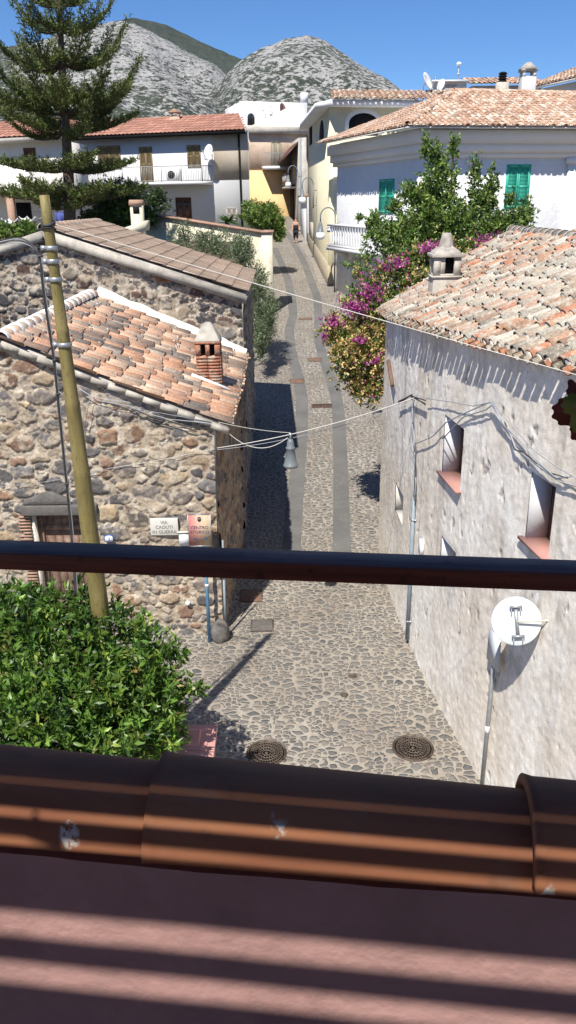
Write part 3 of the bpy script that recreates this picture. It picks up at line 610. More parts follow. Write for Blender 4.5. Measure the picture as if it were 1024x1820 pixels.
def ridge_tiles(name, A_, B_, rad, parent, mat, pal, seed=2, ln=.38, mort=None):
    A_ = np.array(A_, float); B_ = np.array(B_, float); t = unit(B_-A_); L = np.linalg.norm(B_-A_); n = int(L/ln); mb = MB(); rs = np.random.RandomState(seed); s = unit(np.cross(t, (0, 0, 1))); u = np.cross(s, t); th = np.linspace(0, math.pi, 9)
    for k in range(n):
        mb.col = np.array(pal[rs.randint(len(pal))])*rs.uniform(.8, 1.15); o = A_+t*ln*k; r0, r1 = rad*1.08, rad*.86; V = []
        for e, rr, off in ((0, r0, 0), (1, r1, ln+.05), (2, r0-.018, 0)): V += [o+t*off+(-math.cos(x)*s+math.sin(x)*u)*rr for x in th]
        m = 9; mb.add(V, [(i, i+1, m+i+1, m+i) for i in range(8)]+[(i, 2*m+i, 2*m+i+1, i+1) for i in range(8)])
        if mort is not None:
            mb.col = mort; V = [o+t*(.0)+(-math.cos(x)*s*1.13+math.sin(x)*u*1.13)*rad for x in th]+[o+t*.07+(-math.cos(x)*s*1.13+math.sin(x)*u*1.13)*rad for x in th]+[o-t*.03+(-math.cos(x)*s*1.0+math.sin(x)*u*1.0)*rad*.95 for x in th]
            mb.add(V, [(i, i+1, m+i+1, m+i) for i in range(8)]+[(i+2*m, i+1+2*m, i+1, i) for i in range(8)])
    return mb.build(name, mat, parent, cols=True)
ridge_tiles('ridge', (x_r, YF-.12, z_r+.02), (x_r, 20.35, z_r+.02), .13, h1, M['tile'], PAL['red'][2:5], mort=(.76, .75, .71), ln=.4)
lumpy_band('ridge_mortar', (x_r-.12, YF-.05, z_r+.0), (x_r-.12, 20.45, z_r), .34, .13, M['whitemortar'], h1, 8)
# door with relieving stone and lintel
DX0, DX1 = -5.6+dl, -5.6+dr; dcx = (DX0+DX1)/2
mb = MB(); mb.box((DX0-.10+(DX1-DX0)/2+.1, YF-.03, dt+.10), (DX1-DX0+.34, .2, .19)); mb.build('lintel', M['slab'], h1, bevel=.02)
mb = MB(); L0, L1 = PY(42, 893, YF)[0], PY(128, 893, YF)[0]; zt = dt+.21; mb.prism([(L0, YF-.10, zt), (L1, YF-.10, zt), (L1-.05, YF-.10, zt+.1), ((L0+L1)/2+.1, YF-.10, zt+.24), ((L0+L1)/2-.1, YF-.10, zt+.2), (L0+.03, YF-.10, zt+.06)], (0, .2, 0)); mb.build('relieving_stone', M['basalt'], h1, bevel=.02)
mb = MB()
for xx in (DX0-.02, DX1+.02): mb.box((xx, YF+.17, dt/2), (.05, .36, dt))
mb.box((dcx, YF+.17, dt+.02), (DX1-DX0, .36, .05)); mb.build('door_reveal', M['mortar'], h1)
mb = MB()
for k in range(7):
    wd_ = (DX1-DX0)/7; mb.box((DX0+(k+.5)*wd_, YF+.24, dt/2), (wd_*.95, .04, dt-.04))
mb.box((dcx, YF+.215, dt-.35), (DX1-DX0, .03, .1)); mb.box((dcx, YF+.215, .6), (DX1-DX0, .03, .1))
for xx in (DX0+.05, DX1-.05): mb.box((xx, YF+.20, dt/2), (.1, .06, dt))
dd = mb.build('door', plain('weathered_door_wood', (.17, .105, .075), .8, .35, 9, .004, 30, dirt=(.3, .22, .17), dsc=6), h1)
mb = MB(); mb.box((dcx+.1, YF+.18, 1.1), (.03, .05, .16)); mb.build('door_handle', M['iron'], dd)
# brick quoins left of the door
mb = MB(); x0, _ = PY(27, 930, YF)[0], 0; rs = np.random.RandomState(6)
z = .9
while z < dt-.03: w_ = rs.uniform(.14, .24); mb.box((DX0-.05-w_/2, YF-.03, z), (w_, .04, .035)); z += .062
mb.build('brick_jamb', M['brick'], h1)
# brick chimney
def on_plane(x, y, P0, N_): d = ray(x, y); return CAM+d*((np.asarray(P0)-CAM)@N_)/(d@N_)
cb = on_plane(372, 690, RT1[0], n1); ch1 = MB(); bx, by = cb[0], cb[1]+.22; zt_ = PY(372, 628, by)[2]; rs = np.random.RandomState(8)
for k in range(int((zt_-cb[2]+.25)/.062)):
    z = cb[2]-.2+k*.062; ch1.box((bx, by, z), (.46, .46, .05))
    for q in range(2): ch1.box((bx-.115+.23*q, by-.235+rs.uniform(-.01, .006), z), (.215, .03, .048)); ch1.box((bx+.235, by-.115+.23*q, z), (.03, .215, .048))
zc_ = cb[2]-.2+int((zt_-cb[2]+.25)/.062)*.062
o = ch1.build('chimney', attr_mat('old_brick', n1=40, n2=14, lo=.6, hi=1.25), rf1); o.data.materials[0] = plain('chimney_brick', (.40, .17, .10), .95, .25, 18, .006, 40, dirt=(.44, .37, .28), dsc=9, dlo=.5, dhi=.62)
mb = MB()
for sx in (-1, 1):
    for sy in (-1, 1): mb.box((bx+sx*.19, by+sy*.19, zc_+.10), (.10, .10, .26))
mb.box((bx, by-.19, zc_+.1), (.08, .1, .26)); mb.box((bx, by, zc_+.22), (.5, .5, .04)); mb.build('chimney_vents', o.data.materials[0], o)
mb = MB(); mb.box((bx, by, zc_+.1), (.25, .25, .24)); mb.build('flue', M['dark'], o)
mb = MB(); mb.lathe([(.36, 0), (.34, .04), (.21, .22), (.15, .29), (.09, .34), (0, .36)], (bx, by, zc_+.24), 4, M=rotz(math.pi/4)); mb.build('chimney_cap', M['cement'], o, bevel=.02)
mb = MB(); mb.bar((bx-.32, by-.33, zr1(bx-.32)+.13), (bx+.42, by-.33, zr1(bx+.42)+.13), .09, .05); mb.build('chimney_flashing', M['whitemortar'], o)

# ============================================================ SECOND STONE HOUSE
h2 = thing('stone_house', 'dark stone house with a roof of flat grey brown tiles behind the near stone house', 'house')
Y2 = 20.6; xe2, ze2, xr2, zr2 = -.98, 5.58, -5.85, 7.16
def zz2(x): return ze2+(xe2-x)*(zr2-ze2)/(xe2-xr2)
stone_wall('front_wall', (-8.2, Y2, 3.2), (1, 0, 0), (0, -1, 0), 7.12, 4.1, .025, 51, [(.12, .18, 500), (.075, .12, 3000), (.045, .075, 10000), (.025, .045, 14000)],
           [(.075, .07, .072), (.10, .09, .09), (.13, .085, .07), (.16, .15, .14), (.23, .19, .15), (.32, .26, .19), (.30, .15, .09)], [.30, .2, .16, .12, .1, .08, .04], [(.33, .27, .205), (.47, .41, .33)], h2,
           lambda u: np.where(-8.2+u > xr2, zz2(-8.2+u), zr2-(xr2+8.2-u)*.30)-3.2-.2, (), .06)
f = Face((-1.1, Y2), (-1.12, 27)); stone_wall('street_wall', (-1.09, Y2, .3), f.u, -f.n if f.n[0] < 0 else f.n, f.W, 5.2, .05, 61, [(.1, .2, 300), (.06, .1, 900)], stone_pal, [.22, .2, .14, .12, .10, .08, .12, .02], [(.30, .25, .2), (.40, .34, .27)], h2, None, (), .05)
mb = MB(); mb.prism([(-9, Y2+.12, 0), (-1.2, Y2+.12, 0), (-1.2, 27, 0), (-9, 27, 0)], (0, 0, 5.4)); mb.prism([(-9, Y2+.12, 5.4), (-1.3, Y2+.12, 5.4), (xr2, Y2+.12, zr2-.2), (-9, Y2+.12, 6.0)], (0, 6.3, 0)); mb.build('inner_walls', M['greywall'], h2)
r2, n2 = roof_poly('roof', [(xe2, Y2-.12, ze2), (xe2-.03, 27.05, ze2), (xr2, 27.05, zr2), (xr2, Y2-.12, zr2)], h2, 'grey', .21, .42, .075, M['tile_grey'], M['cement'], 5, jit=.2, flat=.42, chan_ext=.02)
mb = MB(); mb.prism([(xr2, Y2-.12, zr2), (xr2, 27.05, zr2), (-9, 27.05, 6.1), (-9, Y2-.12, 6.1)], (0, 0, -.1)); mb.build('roof_back', M['tile_grey'], h2)
mb = MB(); mb.bar((xr2, Y2-.07, zr2-.15), (xe2, Y2-.07, ze2-.15), .2, .2); mb.bar((-9, Y2-.07, zr2-1.1), (xr2, Y2-.07, zr2-.15), .2, .22); mb.build('verge', M['cement'], h2)
ridge_tiles('ridge', (xr2, Y2-.1, zr2), (xr2, 27, zr2), .13, h2, M['tile_grey'], PAL['grey'], ln=.42)

# ============================================================ RIGHT PLASTERED HOUSE
WY = np.array([3.5, 5.5, 7.3, 9.1, 11.3, 13.4, 15.4, 17.4]); WX = np.array([4.0, 3.46, 3.06, 2.73, 2.41, 2.18, 2.12, 2.13])
_cf = np.polyfit(WY, WX, 3); Xw = lambda y: np.polyval(_cf, y)
EY = np.array([3.5, 7.7, 10., 12.6, 15., 17.5]); EZ = np.array([6.2, 6.10, 5.98, 5.82, 5.66, 5.52]); Ez = lambda y: np.interp(y, EY, EZ)
def onwall(x, y):
    d = ray(x, y); Ys = np.arange(4, 20, .005); k = np.argmax(d[0]*Ys/d[1] >= Xw(Ys)) if True else 0
    Yv = Ys[np.argmin(np.abs(d[0]*Ys/d[1]-Xw(Ys)))]; return Yv, float(CH+d[2]*Yv/d[1])
h3 = thing('plastered_house', 'whitewashed rough plaster house on the right with lichened clay tile roof', 'house')
res = .025
def snap(v): return round(v/res)*res
wins = []
for (xf, xn, yt, yb) in ((792, 826, 738, 853), (946, 990, 838, 975), (704, 718, 858, 914), (785, 812, 952, 1018)):
    ya, zt1 = onwall(xf, yt); yb_, _ = onwall(xn, yt+10); _, zb1 = onwall(xf, yb-3); wins.append((snap(yb_-3.5)+3.5, snap(ya-3.5)+3.5, snap(zb1), snap(zt1)))
yy, zz = np.meshgrid(np.arange(3.5, 17.4+res, res), np.arange(0, 6.3, res), indexing='ij')
pl = fbm(yy*2.2, zz*1.7, 70, 5, .6); fn = fbm(yy*12+zz*5, zz*11, 71, 4, .65); st = fbm(yy*20+zz*14, zz*13-yy*5, 72, 2, .6)
relief = (pl-.5)*.022+(fn-.5)*.010+(st-.5)*.009
pit = np.clip((fbm(yy*5, zz*3.4, 75, 4, .6)-.735)/.03, 0, 1); relief -= pit*.015
fade = np.ones_like(yy)
for (a, b, c, d) in wins: fade = np.minimum(fade, np.clip(np.hypot(np.maximum(np.maximum(a-yy, yy-b), 0), np.maximum(np.maximum(c-zz, zz-d), 0))/.07, 0, 1))
nrm = np.stack([-np.ones_like(yy), np.polyval(np.polyder(_cf), yy), 0*yy], -1); nrm /= np.linalg.norm(nrm, axis=-1)[..., None]
Pw = np.stack([Xw(yy), yy, zz+0*yy], -1)+nrm*(relief*fade)[..., None]
t1 = np.clip((fbm(yy*1.1, zz*.8, 76, 5, .6)-.42)/.2, 0, 1)[..., None]; t2 = np.clip((fbm(yy*4, zz*3, 77, 5, .65)-.52)/.12, 0, 1)[..., None]
col = np.array([.92, .87, .79])*(1-t1)+np.array([.84, .76, .65])*t1; col = col*(1-.35*t2)+np.array([.60, .54, .45])*.35*t2; col = col*(1-pit[..., None]*.6)+np.array([.2, .16, .13])*pit[..., None]*.6
# sea-grey rain streak under the wire bundle
stv = np.exp(-((yy-14.3)/.16)**2)*np.clip((zz-1)/3, 0, 1)*fbm(yy*20, zz*1.5, 78, 3); col = col*(1-.55*stv[..., None]*1.2)
sk_ = np.clip((fbm(yy*5.5, zz*.55, 79, 4, .6)-.55)/.15, 0, 1)*np.clip((zz-.3)/3, 0, 1); col = col*(1-.22*sk_[..., None]); pb_ = np.clip((fbm(yy*1.3, zz*1.1, 80, 4, .6)-.56)/.1, 0, 1)*np.clip(fbm(yy*11, zz*9, 81, 3)*2-.7, 0, 1); col = col*(1-.45*pb_[..., None])+np.array([.46, .38, .29])*.45*pb_[..., None]
for (a, b, c, d) in wins: dk_ = np.exp(-np.maximum(c-zz, 0)/.6)*(zz < c)*(yy > a-.1)*(yy < b+.1)*fbm(yy*14, zz*1.2, 82, 3); col = col*(1-.35*dk_[..., None])
idx = np.arange(yy.size).reshape(yy.shape); yc, zc2 = yy[:-1, :-1]+res/2, zz[:-1, :-1]+res/2; keep = zc2 < Ez(yc)-.02
for (a, b, c, d) in wins: keep &= ~((yc > a) & (yc < b) & (zc2 > c) & (zc2 < d))
q = np.stack([idx[:-1, :-1], idx[:-1, 1:], idx[1:, 1:], idx[1:, :-1]], -1)[keep]
link('street_wall', fast_mesh('street_wall', Pw, q, np.clip(col.reshape(-1, 3), .02, .9), True), attr_mat('rough_whitewash', .95, 50, 9, .88, 1.1, .007, 46, bstr=.8), h3)
mb = MB(); ysb = [3.5, 6, 9, 12, 15, 17.38]; mb.prism([(Xw(y)+.32, y, -.2) for y in ysb]+[(9, 17.38, -.2), (9, 3.5, -.2)], (0, 0, 5.5)); mb.build('inner_walls', M['offwhite'], h3)
mb = MB(); mb.box((4.5, 17.33, 3.3), (4.7, .12, 4.4)); mb.build('end_wall', M['offwhite'], h3)
for i, (a, b, c, d) in enumerate(wins):
    fr = MB(); dp = .30
    for (p0, p1) in (((Xw(b), b), (Xw(b)+dp, b)), ((Xw(a), a), (Xw(a)+dp, a))):
        s_ = .012 if p0[1] == b else -.012; fr.prism([(p0[0]+.012, p0[1], c), (p1[0], p1[1], c), (p1[0], p1[1]+s_*3, c), (p0[0]+.012, p0[1]+s_*3, c)], (0, 0, d-c))
    for z_, s_ in ((d, .03), (c-.03, .03)): fr.prism([(Xw(a)+.012, a, z_), (Xw(a)+dp, a, z_), (Xw(b)+dp, b, z_), (Xw(b)+.012, b, z_)], (0, 0, s_))
    w_ = fr.build('window', M['white' if i != 2 else 'offwhite'], h3)
    if i == 0: w_['label'] = 'window with salmon sill and wires across its reveal'
    g_ = MB(); xm = Xw((a+b)/2)+.25; g_.box((xm+.02, (a+b)/2, (c+d)/2), (.01, b-a-.02, d-c-.02)); g_.build('pane', M['glass'], w_)
    g_ = MB()
    for yv in (a+.04, b-.04, (a+b)/2): g_.box((xm-.02, yv, (c+d)/2), (.05, .07, d-c))
    for zv in (c+.04, d-.04): g_.box((xm-.02, (a+b)/2, zv), (.045, b-a, .07))
    g_.build('window_frame', M['brown'], w_)
    if i in (0, 1):
        g_ = MB(); g_.prism([(Xw(a)-.07, a-.07, c-.005), (Xw(a)+dp, a-.0, c-.005), (Xw(b)+dp, b, c-.005), (Xw(b)-.07, b+.07, c-.005)], (0, 0, .035)); g_.build('sill', M['sill'], w_)
xg, zg = 4.72, 7.06
P3 = [(1.95, 17.5, 5.52), (2.95, 3.5, 6.2), (xg+.5, 3.5, zg), (xg, 17.5, zg)]
P3 = [(1.95, 17.5, 5.55), (2.45, 3.5, 5.85), (xg, 3.5, zg), (xg, 17.5, zg)]
rf3, N3 = roof_poly('roof', P3, h3, 'mixed', .205, .34, .088, M['tile_lichen'], M['cement'], 20, stagger=.9, patch=lambda a, d: np.clip((fbm(a*.9+11, d*1.3+3, 19, 4, .6)-.5)/.08, 0, 1)*.4, jit=1.3, weights=[.22, .12, .15, .20, .10, .07, .14], plug=.8, plugcol=(.66, .62, .54), flat=.85, chan_ext=.125, thick=.05)
def warp3(me):
    co = np.empty(len(me.vertices)*3, np.float32); me.vertices.foreach_get('co', co); co = co.reshape(-1, 3); y = co[:, 1]; t = np.clip((17.5-y)/14, -.05, 1.05)
    xl = 1.95+.5*t; zl = 5.55+.30*t; s_ = np.clip((co[:, 0]-xl)/(xg-xl), -.1, 1); xe = Xw(np.clip(y, 3.5, 17.5))-.045; co[:, 0] += (xe-xl)*(1-s_); co[:, 2] += (Ez(y)-zl)*(1-s_)
    me.vertices.foreach_set('co', co.ravel()); me.update()
warp3(rf3.data)
_dk = [c for c in rf3.children][0]; bpy.data.objects.remove(_dk); Yd = np.linspace(17.5, 3.5, 40); Vd = []
for sv in (0, 1):
    for dz_ in (-.02, -.09):
        for y_ in Yd: Vd.append(((Xw(y_)+.01)*(1-sv)+xg*sv, y_, Ez(y_)*(1-sv)+zg*sv+dz_))
Fd = []; m_ = 40
for k in range(m_-1):
    for a_, b_ in ((0, 2), (3, 1), (1, 0), (2, 3)): Fd.append((a_*m_+k, a_*m_+k+1, b_*m_+k+1, b_*m_+k))
link('roof_deck', fast_mesh('roof_deck', Vd, np.array(Fd)), M['cement'], rf3)
mb = MB(); mb.prism([(xg, 17.5, zg), (xg, 3.5, zg), (9, 3.5, 4.6), (9, 17.5, 4.6)], (0, 0, -.1)); mb.build('roof_back', M['tile_grey'], h3)
mb = MB(); mb.prism([(2.3, 17.3, 5.3), (xg, 17.3, zg-.15), (8.5, 17.3, 5)], (0, -.3, 0)); mb.build('gable', M['offwhite'], h3)
ridge_tiles('ridge', (xg, 17.55, zg+.02), (xg, 3.5, zg+.02), .125, h3, M['tile_lichen'], PAL['mixed'][2:5], mort=(.6, .56, .5), ln=.36)
lumpy_band('verge_mortar', (Xw(17.4)-.05, 17.48, 5.56), (xg, 17.48, zg), .12, .07, M['mortar'], h3, 3)
# plastered chimney pot with lantern openings
cb = on_plane(790, 522, P3[0], N3); bx, by = cb[0], cb[1]+.1; s_ = .25
mm = plain('chimney_plaster', (.50, .46, .39), .95, .12, 4, .01, 20, dirt=(.34, .31, .26), dsc=7, dlo=.52, dhi=.68)
zA = PY(790, 490, by)[2]; zB = PY(790, 455, by)[2]; zC = PY(795, 412, by)[2]
mb = MB(); mb.box((bx, by, (cb[2]-.45+zA)/2), (2*s_, 2*s_, zA-cb[2]+.45)); ck = mb.build('chimney', mm, rf3, bevel=.01)
mb = MB(); mb.box((bx, by, zA), (2*s_+.05, 2*s_+.05, .035)); mb.build('chimney_band', mm, ck)
mb = MB()
for sx in (-1, 1):
    for sy in (-1, 1): mb.box((bx+sx*.185, by+sy*.185, (zA+zB)/2), (.12, .12, zB-zA))
mb.box((bx-.1, by-.18, (zA+zB)/2), (.12, .1, zB-zA)); mb.box((bx, by, zA+.03), (2*s_-.02, 2*s_-.02, .03)); mb.build('chimney_vents', mm, ck)
mb = MB(); mb.box((bx, by, (zA+zB)/2), (.27, .27, zB-zA-.01)); mb.build('flue', M['dark'], ck)
mb = MB(); mb.box((bx, by, zB+.02), (2*s_+.08, 2*s_+.08, .06)); mb.lathe([(.35, 0), (.30, .05), (.14, .13)], (bx, by, zB+.05), 4, M=rotz(math.pi/4)); mb.lathe([(.145, 0), (.12, .1), (.08, (zC-zB)*.6), (.03, zC-zB-.17), (0, zC-zB-.16)], (bx, by, zB+.15), 10); mb.build('chimney_cap', M['cement'], ck, bevel=.008)

# ============================================================ WHITE HOUSE WITH GREEN SHUTTERS
wh = thing('white_house', 'large white corner house with green shutters, cornice and hipped clay roof', 'house')
A0, B0, C0 = (2.81, 46.2), (5.75, 37.2), (12.9, 38.4); ZE = 10.45
FAB = Face(A0, B0); FBC = Face(B0, C0)
mb = MB(); mb.prism([(A0[0], A0[1], 0), (B0[0], B0[1], 0), (C0[0], C0[1], 0), (16, 52, 0), (3.2, 50, 0)], (0, 0, ZE+.1)); mb.build('walls', M['white_rough'], wh)
def off(f, o): return f.n*o
def corner(o):  # outer polygon offset by o
    nb = unit(FAB.n+FBC.n)*o/ (unit(FAB.n+FBC.n)@FAB.n); return [np.array([*A0, 0])+FAB.n*o-FAB.u*.35, np.array([*B0, 0])+nb, np.array([*C0, 0])+FBC.n*o+FBC.u*4]
for nm, o_, z0, z1 in (('cornice', .12, ZE-1.05, ZE-.85), ('cornice', .28, ZE-.85, ZE-.5), ('cornice', .45, ZE-.5, ZE)):
    p = corner(o_); p2 = corner(-.3); mb = MB(); mb.prism([(*p[0][:2], z0), (*p[1][:2], z0), (*p[2][:2], z0), (*p2[2][:2], z0), (*p2[1][:2], z0), (*p2[0][:2], z0)], (0, 0, z1-z0)); mb.build(nm, M['white'], wh)
pe = corner(1.05); ZR = PY(807, 163, 43)[2]; Rk = PY(807, 163, 43); Rk2 = PY(1024, 170, 44.5)+np.array([3., .3, 0]); zE = ZE+.08
Ae = (*pe[0][:2], zE); Be = (*pe[1][:2], zE); Ce = (*pe[2][:2], zE)
wp = dict(pitch=.27, expo=.42, rad=.115, mat=M['tile'], slabmat=M['white'])
ra, _ = roof_poly('roof', [Ae, Be, tuple(Rk)], wh, 'pale', .27, .42, .115, M['tile'], M['white'], 31, thick=.05, chan_ext=.05, jit=.6, weights=[.3, .25, .2, .15, .1], plug=.5, plugcol=(.66, .6, .52))
rb, _ = roof_poly('roof', [Be, Ce, tuple(Rk2), tuple(Rk)], wh, 'pale', .27, .42, .115, M['tile'], M['white'], 32, thick=.05, chan_ext=.05, jit=.6, weights=[.3, .25, .2, .15, .1], plug=.8, plugcol=(.74, .68, .58))
ridge_tiles('hip_ridge', np.array(Be)+(0, 0, .08), Rk+(0, 0, .06), .13, wh, M['tile'], PAL['pale'], ln=.45)
ridge_tiles('hip_ridge', Rk+(0, 0, .04), Rk2+(0, 0, .04), .13, wh, M['tile'], PAL['pale'], ln=.45)
shutters(FAB, FAB.rect(675, 320, 700, 378), wh, M['shutter_green']); shutters(FBC, FBC.rect(900, 294, 939, 369), wh, M['shutter_green'])
for x0, x1 in ((828, 842), (1001, 1040)):
    u0, u1, z0, z1 = FBC.rect(x0, 265, x1, 470); mb = MB(); FBC.box(mb, u0, u1, 3, ZE-1.3, -.1, .09); FBC.box(mb, u0-.1, u1+.1, ZE-1.3, ZE-1.05, -.1, .16); mb.build('pilaster', M['white'], wh)
# balcony
u0, u1 = FAB.uz(613, 420)[0], FAB.uz(692, 420)[0]; zs, zt = FAB.uz(640, 441)[1], FAB.uz(640, 399)[1]; mb = MB()
FAB.box(mb, u0-.15, u1+.15, zs-.16, zs, 0, 1.0); bal = mb.build('balcony', M['white'], wh)
mb = MB(); FAB.box(mb, u0-.1, u1+.1, zt-.1, zt, .72, .98)
for uu in (u0-.08, u1+.08): FAB.box(mb, uu-.05, uu+.05, zt-.1, zt, 0, .75)
FAB.box(mb, u0-.1, u1+.1, zs, zs+.12, .75, .95); mb.build('balcony_rail', M['white'], bal); mb = MB(); n = 16
for k in range(n):
    p = FAB.at(u0+(u1-u0)*(k+.5)/n, zs+.12, .85); mb.lathe([(.05, 0), (.035, .08), (.075, .3), (.04, .55), (.06, zt-zs-.22)], p, 8)
mb.build('balusters', M['white'], bal)
for uu in (u0+.3, (u0+u1)/2, u1-.3):
    mb = MB(); p = FAB.at(uu-.09, zs-.16, 0); mb.prism([p, p+FAB.n*.8, p+FAB.n*.1-np.array([0, 0, .45]), p-np.array([0, 0, .5])], FAB.u*.18); mb.build('bracket', M['white'], bal)
mb = MB(); FAB.box(mb, FAB.uz(628, 500)[0], FAB.uz(700, 500)[0], 3, zs-.55, -.02, .12); mb.build('ground_floor_pier', M['white'], wh)
mb = MB(); FAB.box(mb, 0, 2.2, zs-.2, zs-.05, -.02, .07); mb.build('string_course', M['white'], wh)

# ============================================================ YELLOW HOUSE
yh = thing('yellow_house', 'pale yellow tall house with arched openings behind the white house', 'house')
D0 = PY(584, 470, 47.4); E0_ = PY(548, 436, 61.5); FY1 = Face((E0_[0], E0_[1]), (D0[0], D0[1])); FY2 = Face((D0[0], D0[1]), (9.4, 48.6)); zy = PY(600, 190, 47.4)[2]
mb = MB(); mb.prism([(E0_[0], E0_[1], 0), (D0[0], D0[1], 0), (9.4, 48.6, 0), (9.4, 61.5, 0)], (0, 0, zy)); mb.build('walls', M['yellow'], yh)
mb = MB(); FY2.box(mb, -.02, .9, 3, 10.0, .0, .05); mb.build('sunlit_strip', M['pale_sunlit_yellow'], yh)  # sunlight on the near face put into a paler strip colour
mb = MB(); p = [np.array([E0_[0]-.6, E0_[1]-2, zy]), np.array([D0[0]-.75, D0[1]+.9, zy]), np.array([D0[0]+.0, D0[1]-.75, zy]), np.array([9.9, 48.0, zy]), np.array([9.9, 62, zy]), np.array([E0_[0]-.6, 62, zy])]
mb.prism(p, (0, 0, .28)); mb.build('roof_slab', M['white'], yh)
tile_roof('roof', (D0[0]+.15, D0[1]-.8, zy+.28), FY2.u, unit(np.array([0, 1, .25])), 7.4, 3., .3, .5, .12, PAL['pale'], yh, M['tile'], 40)
mb = MB(); FY1.box(mb, -.1, FY1.W+.02, 2, 4.3+1.0, -.02, .07)
mb2 = MB(); mb2.prism([FY1.at(0, 3.8, .06), FY1.at(FY1.W+.05, 3.0, .06), FY1.at(FY1.W+.05, 4.35, .06), FY1.at(FY1.W*.55, 4.9, .06), FY1.at(0, 5.6, .06)], tuple(-FY1.n*.1)); mb2.build('plinth', M['plinth'], yh)
mb2 = MB(); FY2.box(mb2, -.05, .93, 2.5, 4.3, 0, .08); mb2.build('plinth', M['plinth'], yh)
def arch(F, x0, x1, ytop, ybot, parent, mat, name='window', frame=None, out=.02, thick=.06):
    u0, u1, z0, z1 = F.rect(x0, ytop, x1, ybot); r_ = (u1-u0)/2; c = (u0+u1)/2; rz_ = min(r_*(.62 if frame and frame > .2 else 1), (z1-z0)*.8); a = np.linspace(0, math.pi, 13)
    def poly(g): return [F.at(c+(r_+g)*math.cos(t), z1-rz_+(rz_+g)*math.sin(t), out+(0.01 if g == 0 else 0)) for t in a]+[F.at(u0-g, z0, out+(0.01 if g == 0 else 0)), F.at(u1+g, z0, out+(.01 if g == 0 else 0))]
    m1 = MB(); m1.prism(poly(frame or .08), tuple(-F.n*thick)); w_ = m1.build(name, M['white'] if frame else M['brown'], parent)
    m2 = MB(); m2.prism(poly(0), tuple(-F.n*thick)); m2.build('pane', mat, w_); return w_
arch(FY2, 620, 672, 201, 240, yh, M['dark'], frame=.22); arch(FY1, 568.5, 576.5, 213, 247, yh, M['dark'], frame=.12)
u0, u1, z0, z1 = FY1.rect(551, 226, 555, 257); mb = MB(); FY1.box(mb, u0, u1, z0, z1, 0, .05); mb.build('window', M['dark'], yh)
u0, u1, z0, z1 = FY1.rect(552, 395, 557, 430); mb = MB(); FY1.box(mb, u0, u1, z0, z1, 0, .05); mb.build('door', M['bare'], yh)
mb = MB(); mb.tube([FY1.at(.1, 12, .08), FY1.at(.1, 5, .08)], .06); mb.build('drainpipe', M['greywall'], yh)
# low white annex beside it, where the walker passes
an = thing('white_annex', 'narrow white annex with a small clay tile cap next to the person', 'house')
a_ = G(547.5, 436); b_ = G(535, 414); zt = PY(541, 350, 62)[2]; mb = MB(); mb.prism([(a_[0]-.02, a_[1]+.1, 3), (b_[0], b_[1], 3), (b_[0]+3, b_[1], 3), (a_[0]+3, a_[1]+.1, 3)], (0, 0, zt-3)); mb.build('walls', M['white'], an)
mb = MB(); mb.prism([(a_[0]-.25, a_[1]+.1, zt), (b_[0]-.25, b_[1], zt), (b_[0]+.5, b_[1], zt+.15), (a_[0]+.5, a_[1]+.1, zt+.15)], (0, 0, .12)); mb.build('roof', M['brick'], an)

# grey narrow house with canopy and balcony
gh = thing('grey_house', 'narrow grey rendered house with wooden canopy and flower balcony at the street bend', 'house')
g0 = PY(531, 400, 71); g1 = PY(547, 400, 70.5); g2 = PY(515, 400, 79); zt = PY(538, 245, 71)[2]; FG = Face((g0[0], g0[1]), (g1[0], g1[1])); FS = Face((g2[0], g2[1]), (g0[0], g0[1]))
mb = MB(); mb.prism([(g2[0], g2[1], 3), (g0[0], g0[1], 3), (g1[0], g1[1], 3), (g1[0], 80, 3)], (0, 0, zt-3)); mb.build('walls', M['greywall'], gh)
u0, u1, z0, z1 = FS.rect(518, 328, 524, 396); mb = MB(); FS.box(mb, u0, u1, z0, z1, 0, .08); mb.build('doorway', M['dark'], gh)
mb = MB(); p0 = FS.at(FS.W*.05, PY(510, 283, 76)[2], 1.3); p1 = FS.at(FS.W*.95, PY(524, 256, 72)[2], .0)
mb.prism([FS.at(0, p0[2]-.3, 1.2), FS.at(FS.W, p0[2]-.3, 1.2), FS.at(FS.W, p1[2], 0), FS.at(0, p1[2], 0)], (0, 0, .15)); mb.build('canopy', M['brown'], gh)
zb_ = PY(515, 332, 74)[2]; mb = MB(); FS.box(mb, FS.W*.25, FS.W*.8, zb_-.15, zb_, 0, .9); bb = mb.build('balcony', M['greywall'], gh); mb = MB()
for k in range(14): mb.tube([FS.at(FS.W*(.25+.55*k/13), zb_, .85), FS.at(FS.W*(.25+.55*k/13), zb_+1, .85)], .02, 4)
mb.tube([FS.at(FS.W*.25, zb_+1, .85), FS.at(FS.W*.8, zb_+1, .85)], .03, 4); mb.build('balcony_rail', M['railing'], bb)
rs = np.random.RandomState(4); pts = np.array([FS.at(FS.W*(.3+.45*t), zb_+.25+.2*s, .8) for t, s in rs.rand(160, 2)]); VFC = leaf_cloud(pts, rs.normal(size=(160, 3)), .16, .07, np.where(rs.rand(160, 1) < .5, [[.5, .04, .05]], [[.07, .12, .03]]), rs=rs); foliage('flower_boxes', bb, VFC)
mb = MB(); mb.tube([FG.at(.25, 3.5, .08), FG.at(.25, zt, .08)], .07); mb.build('drainpipe', M['conduit'], gh)

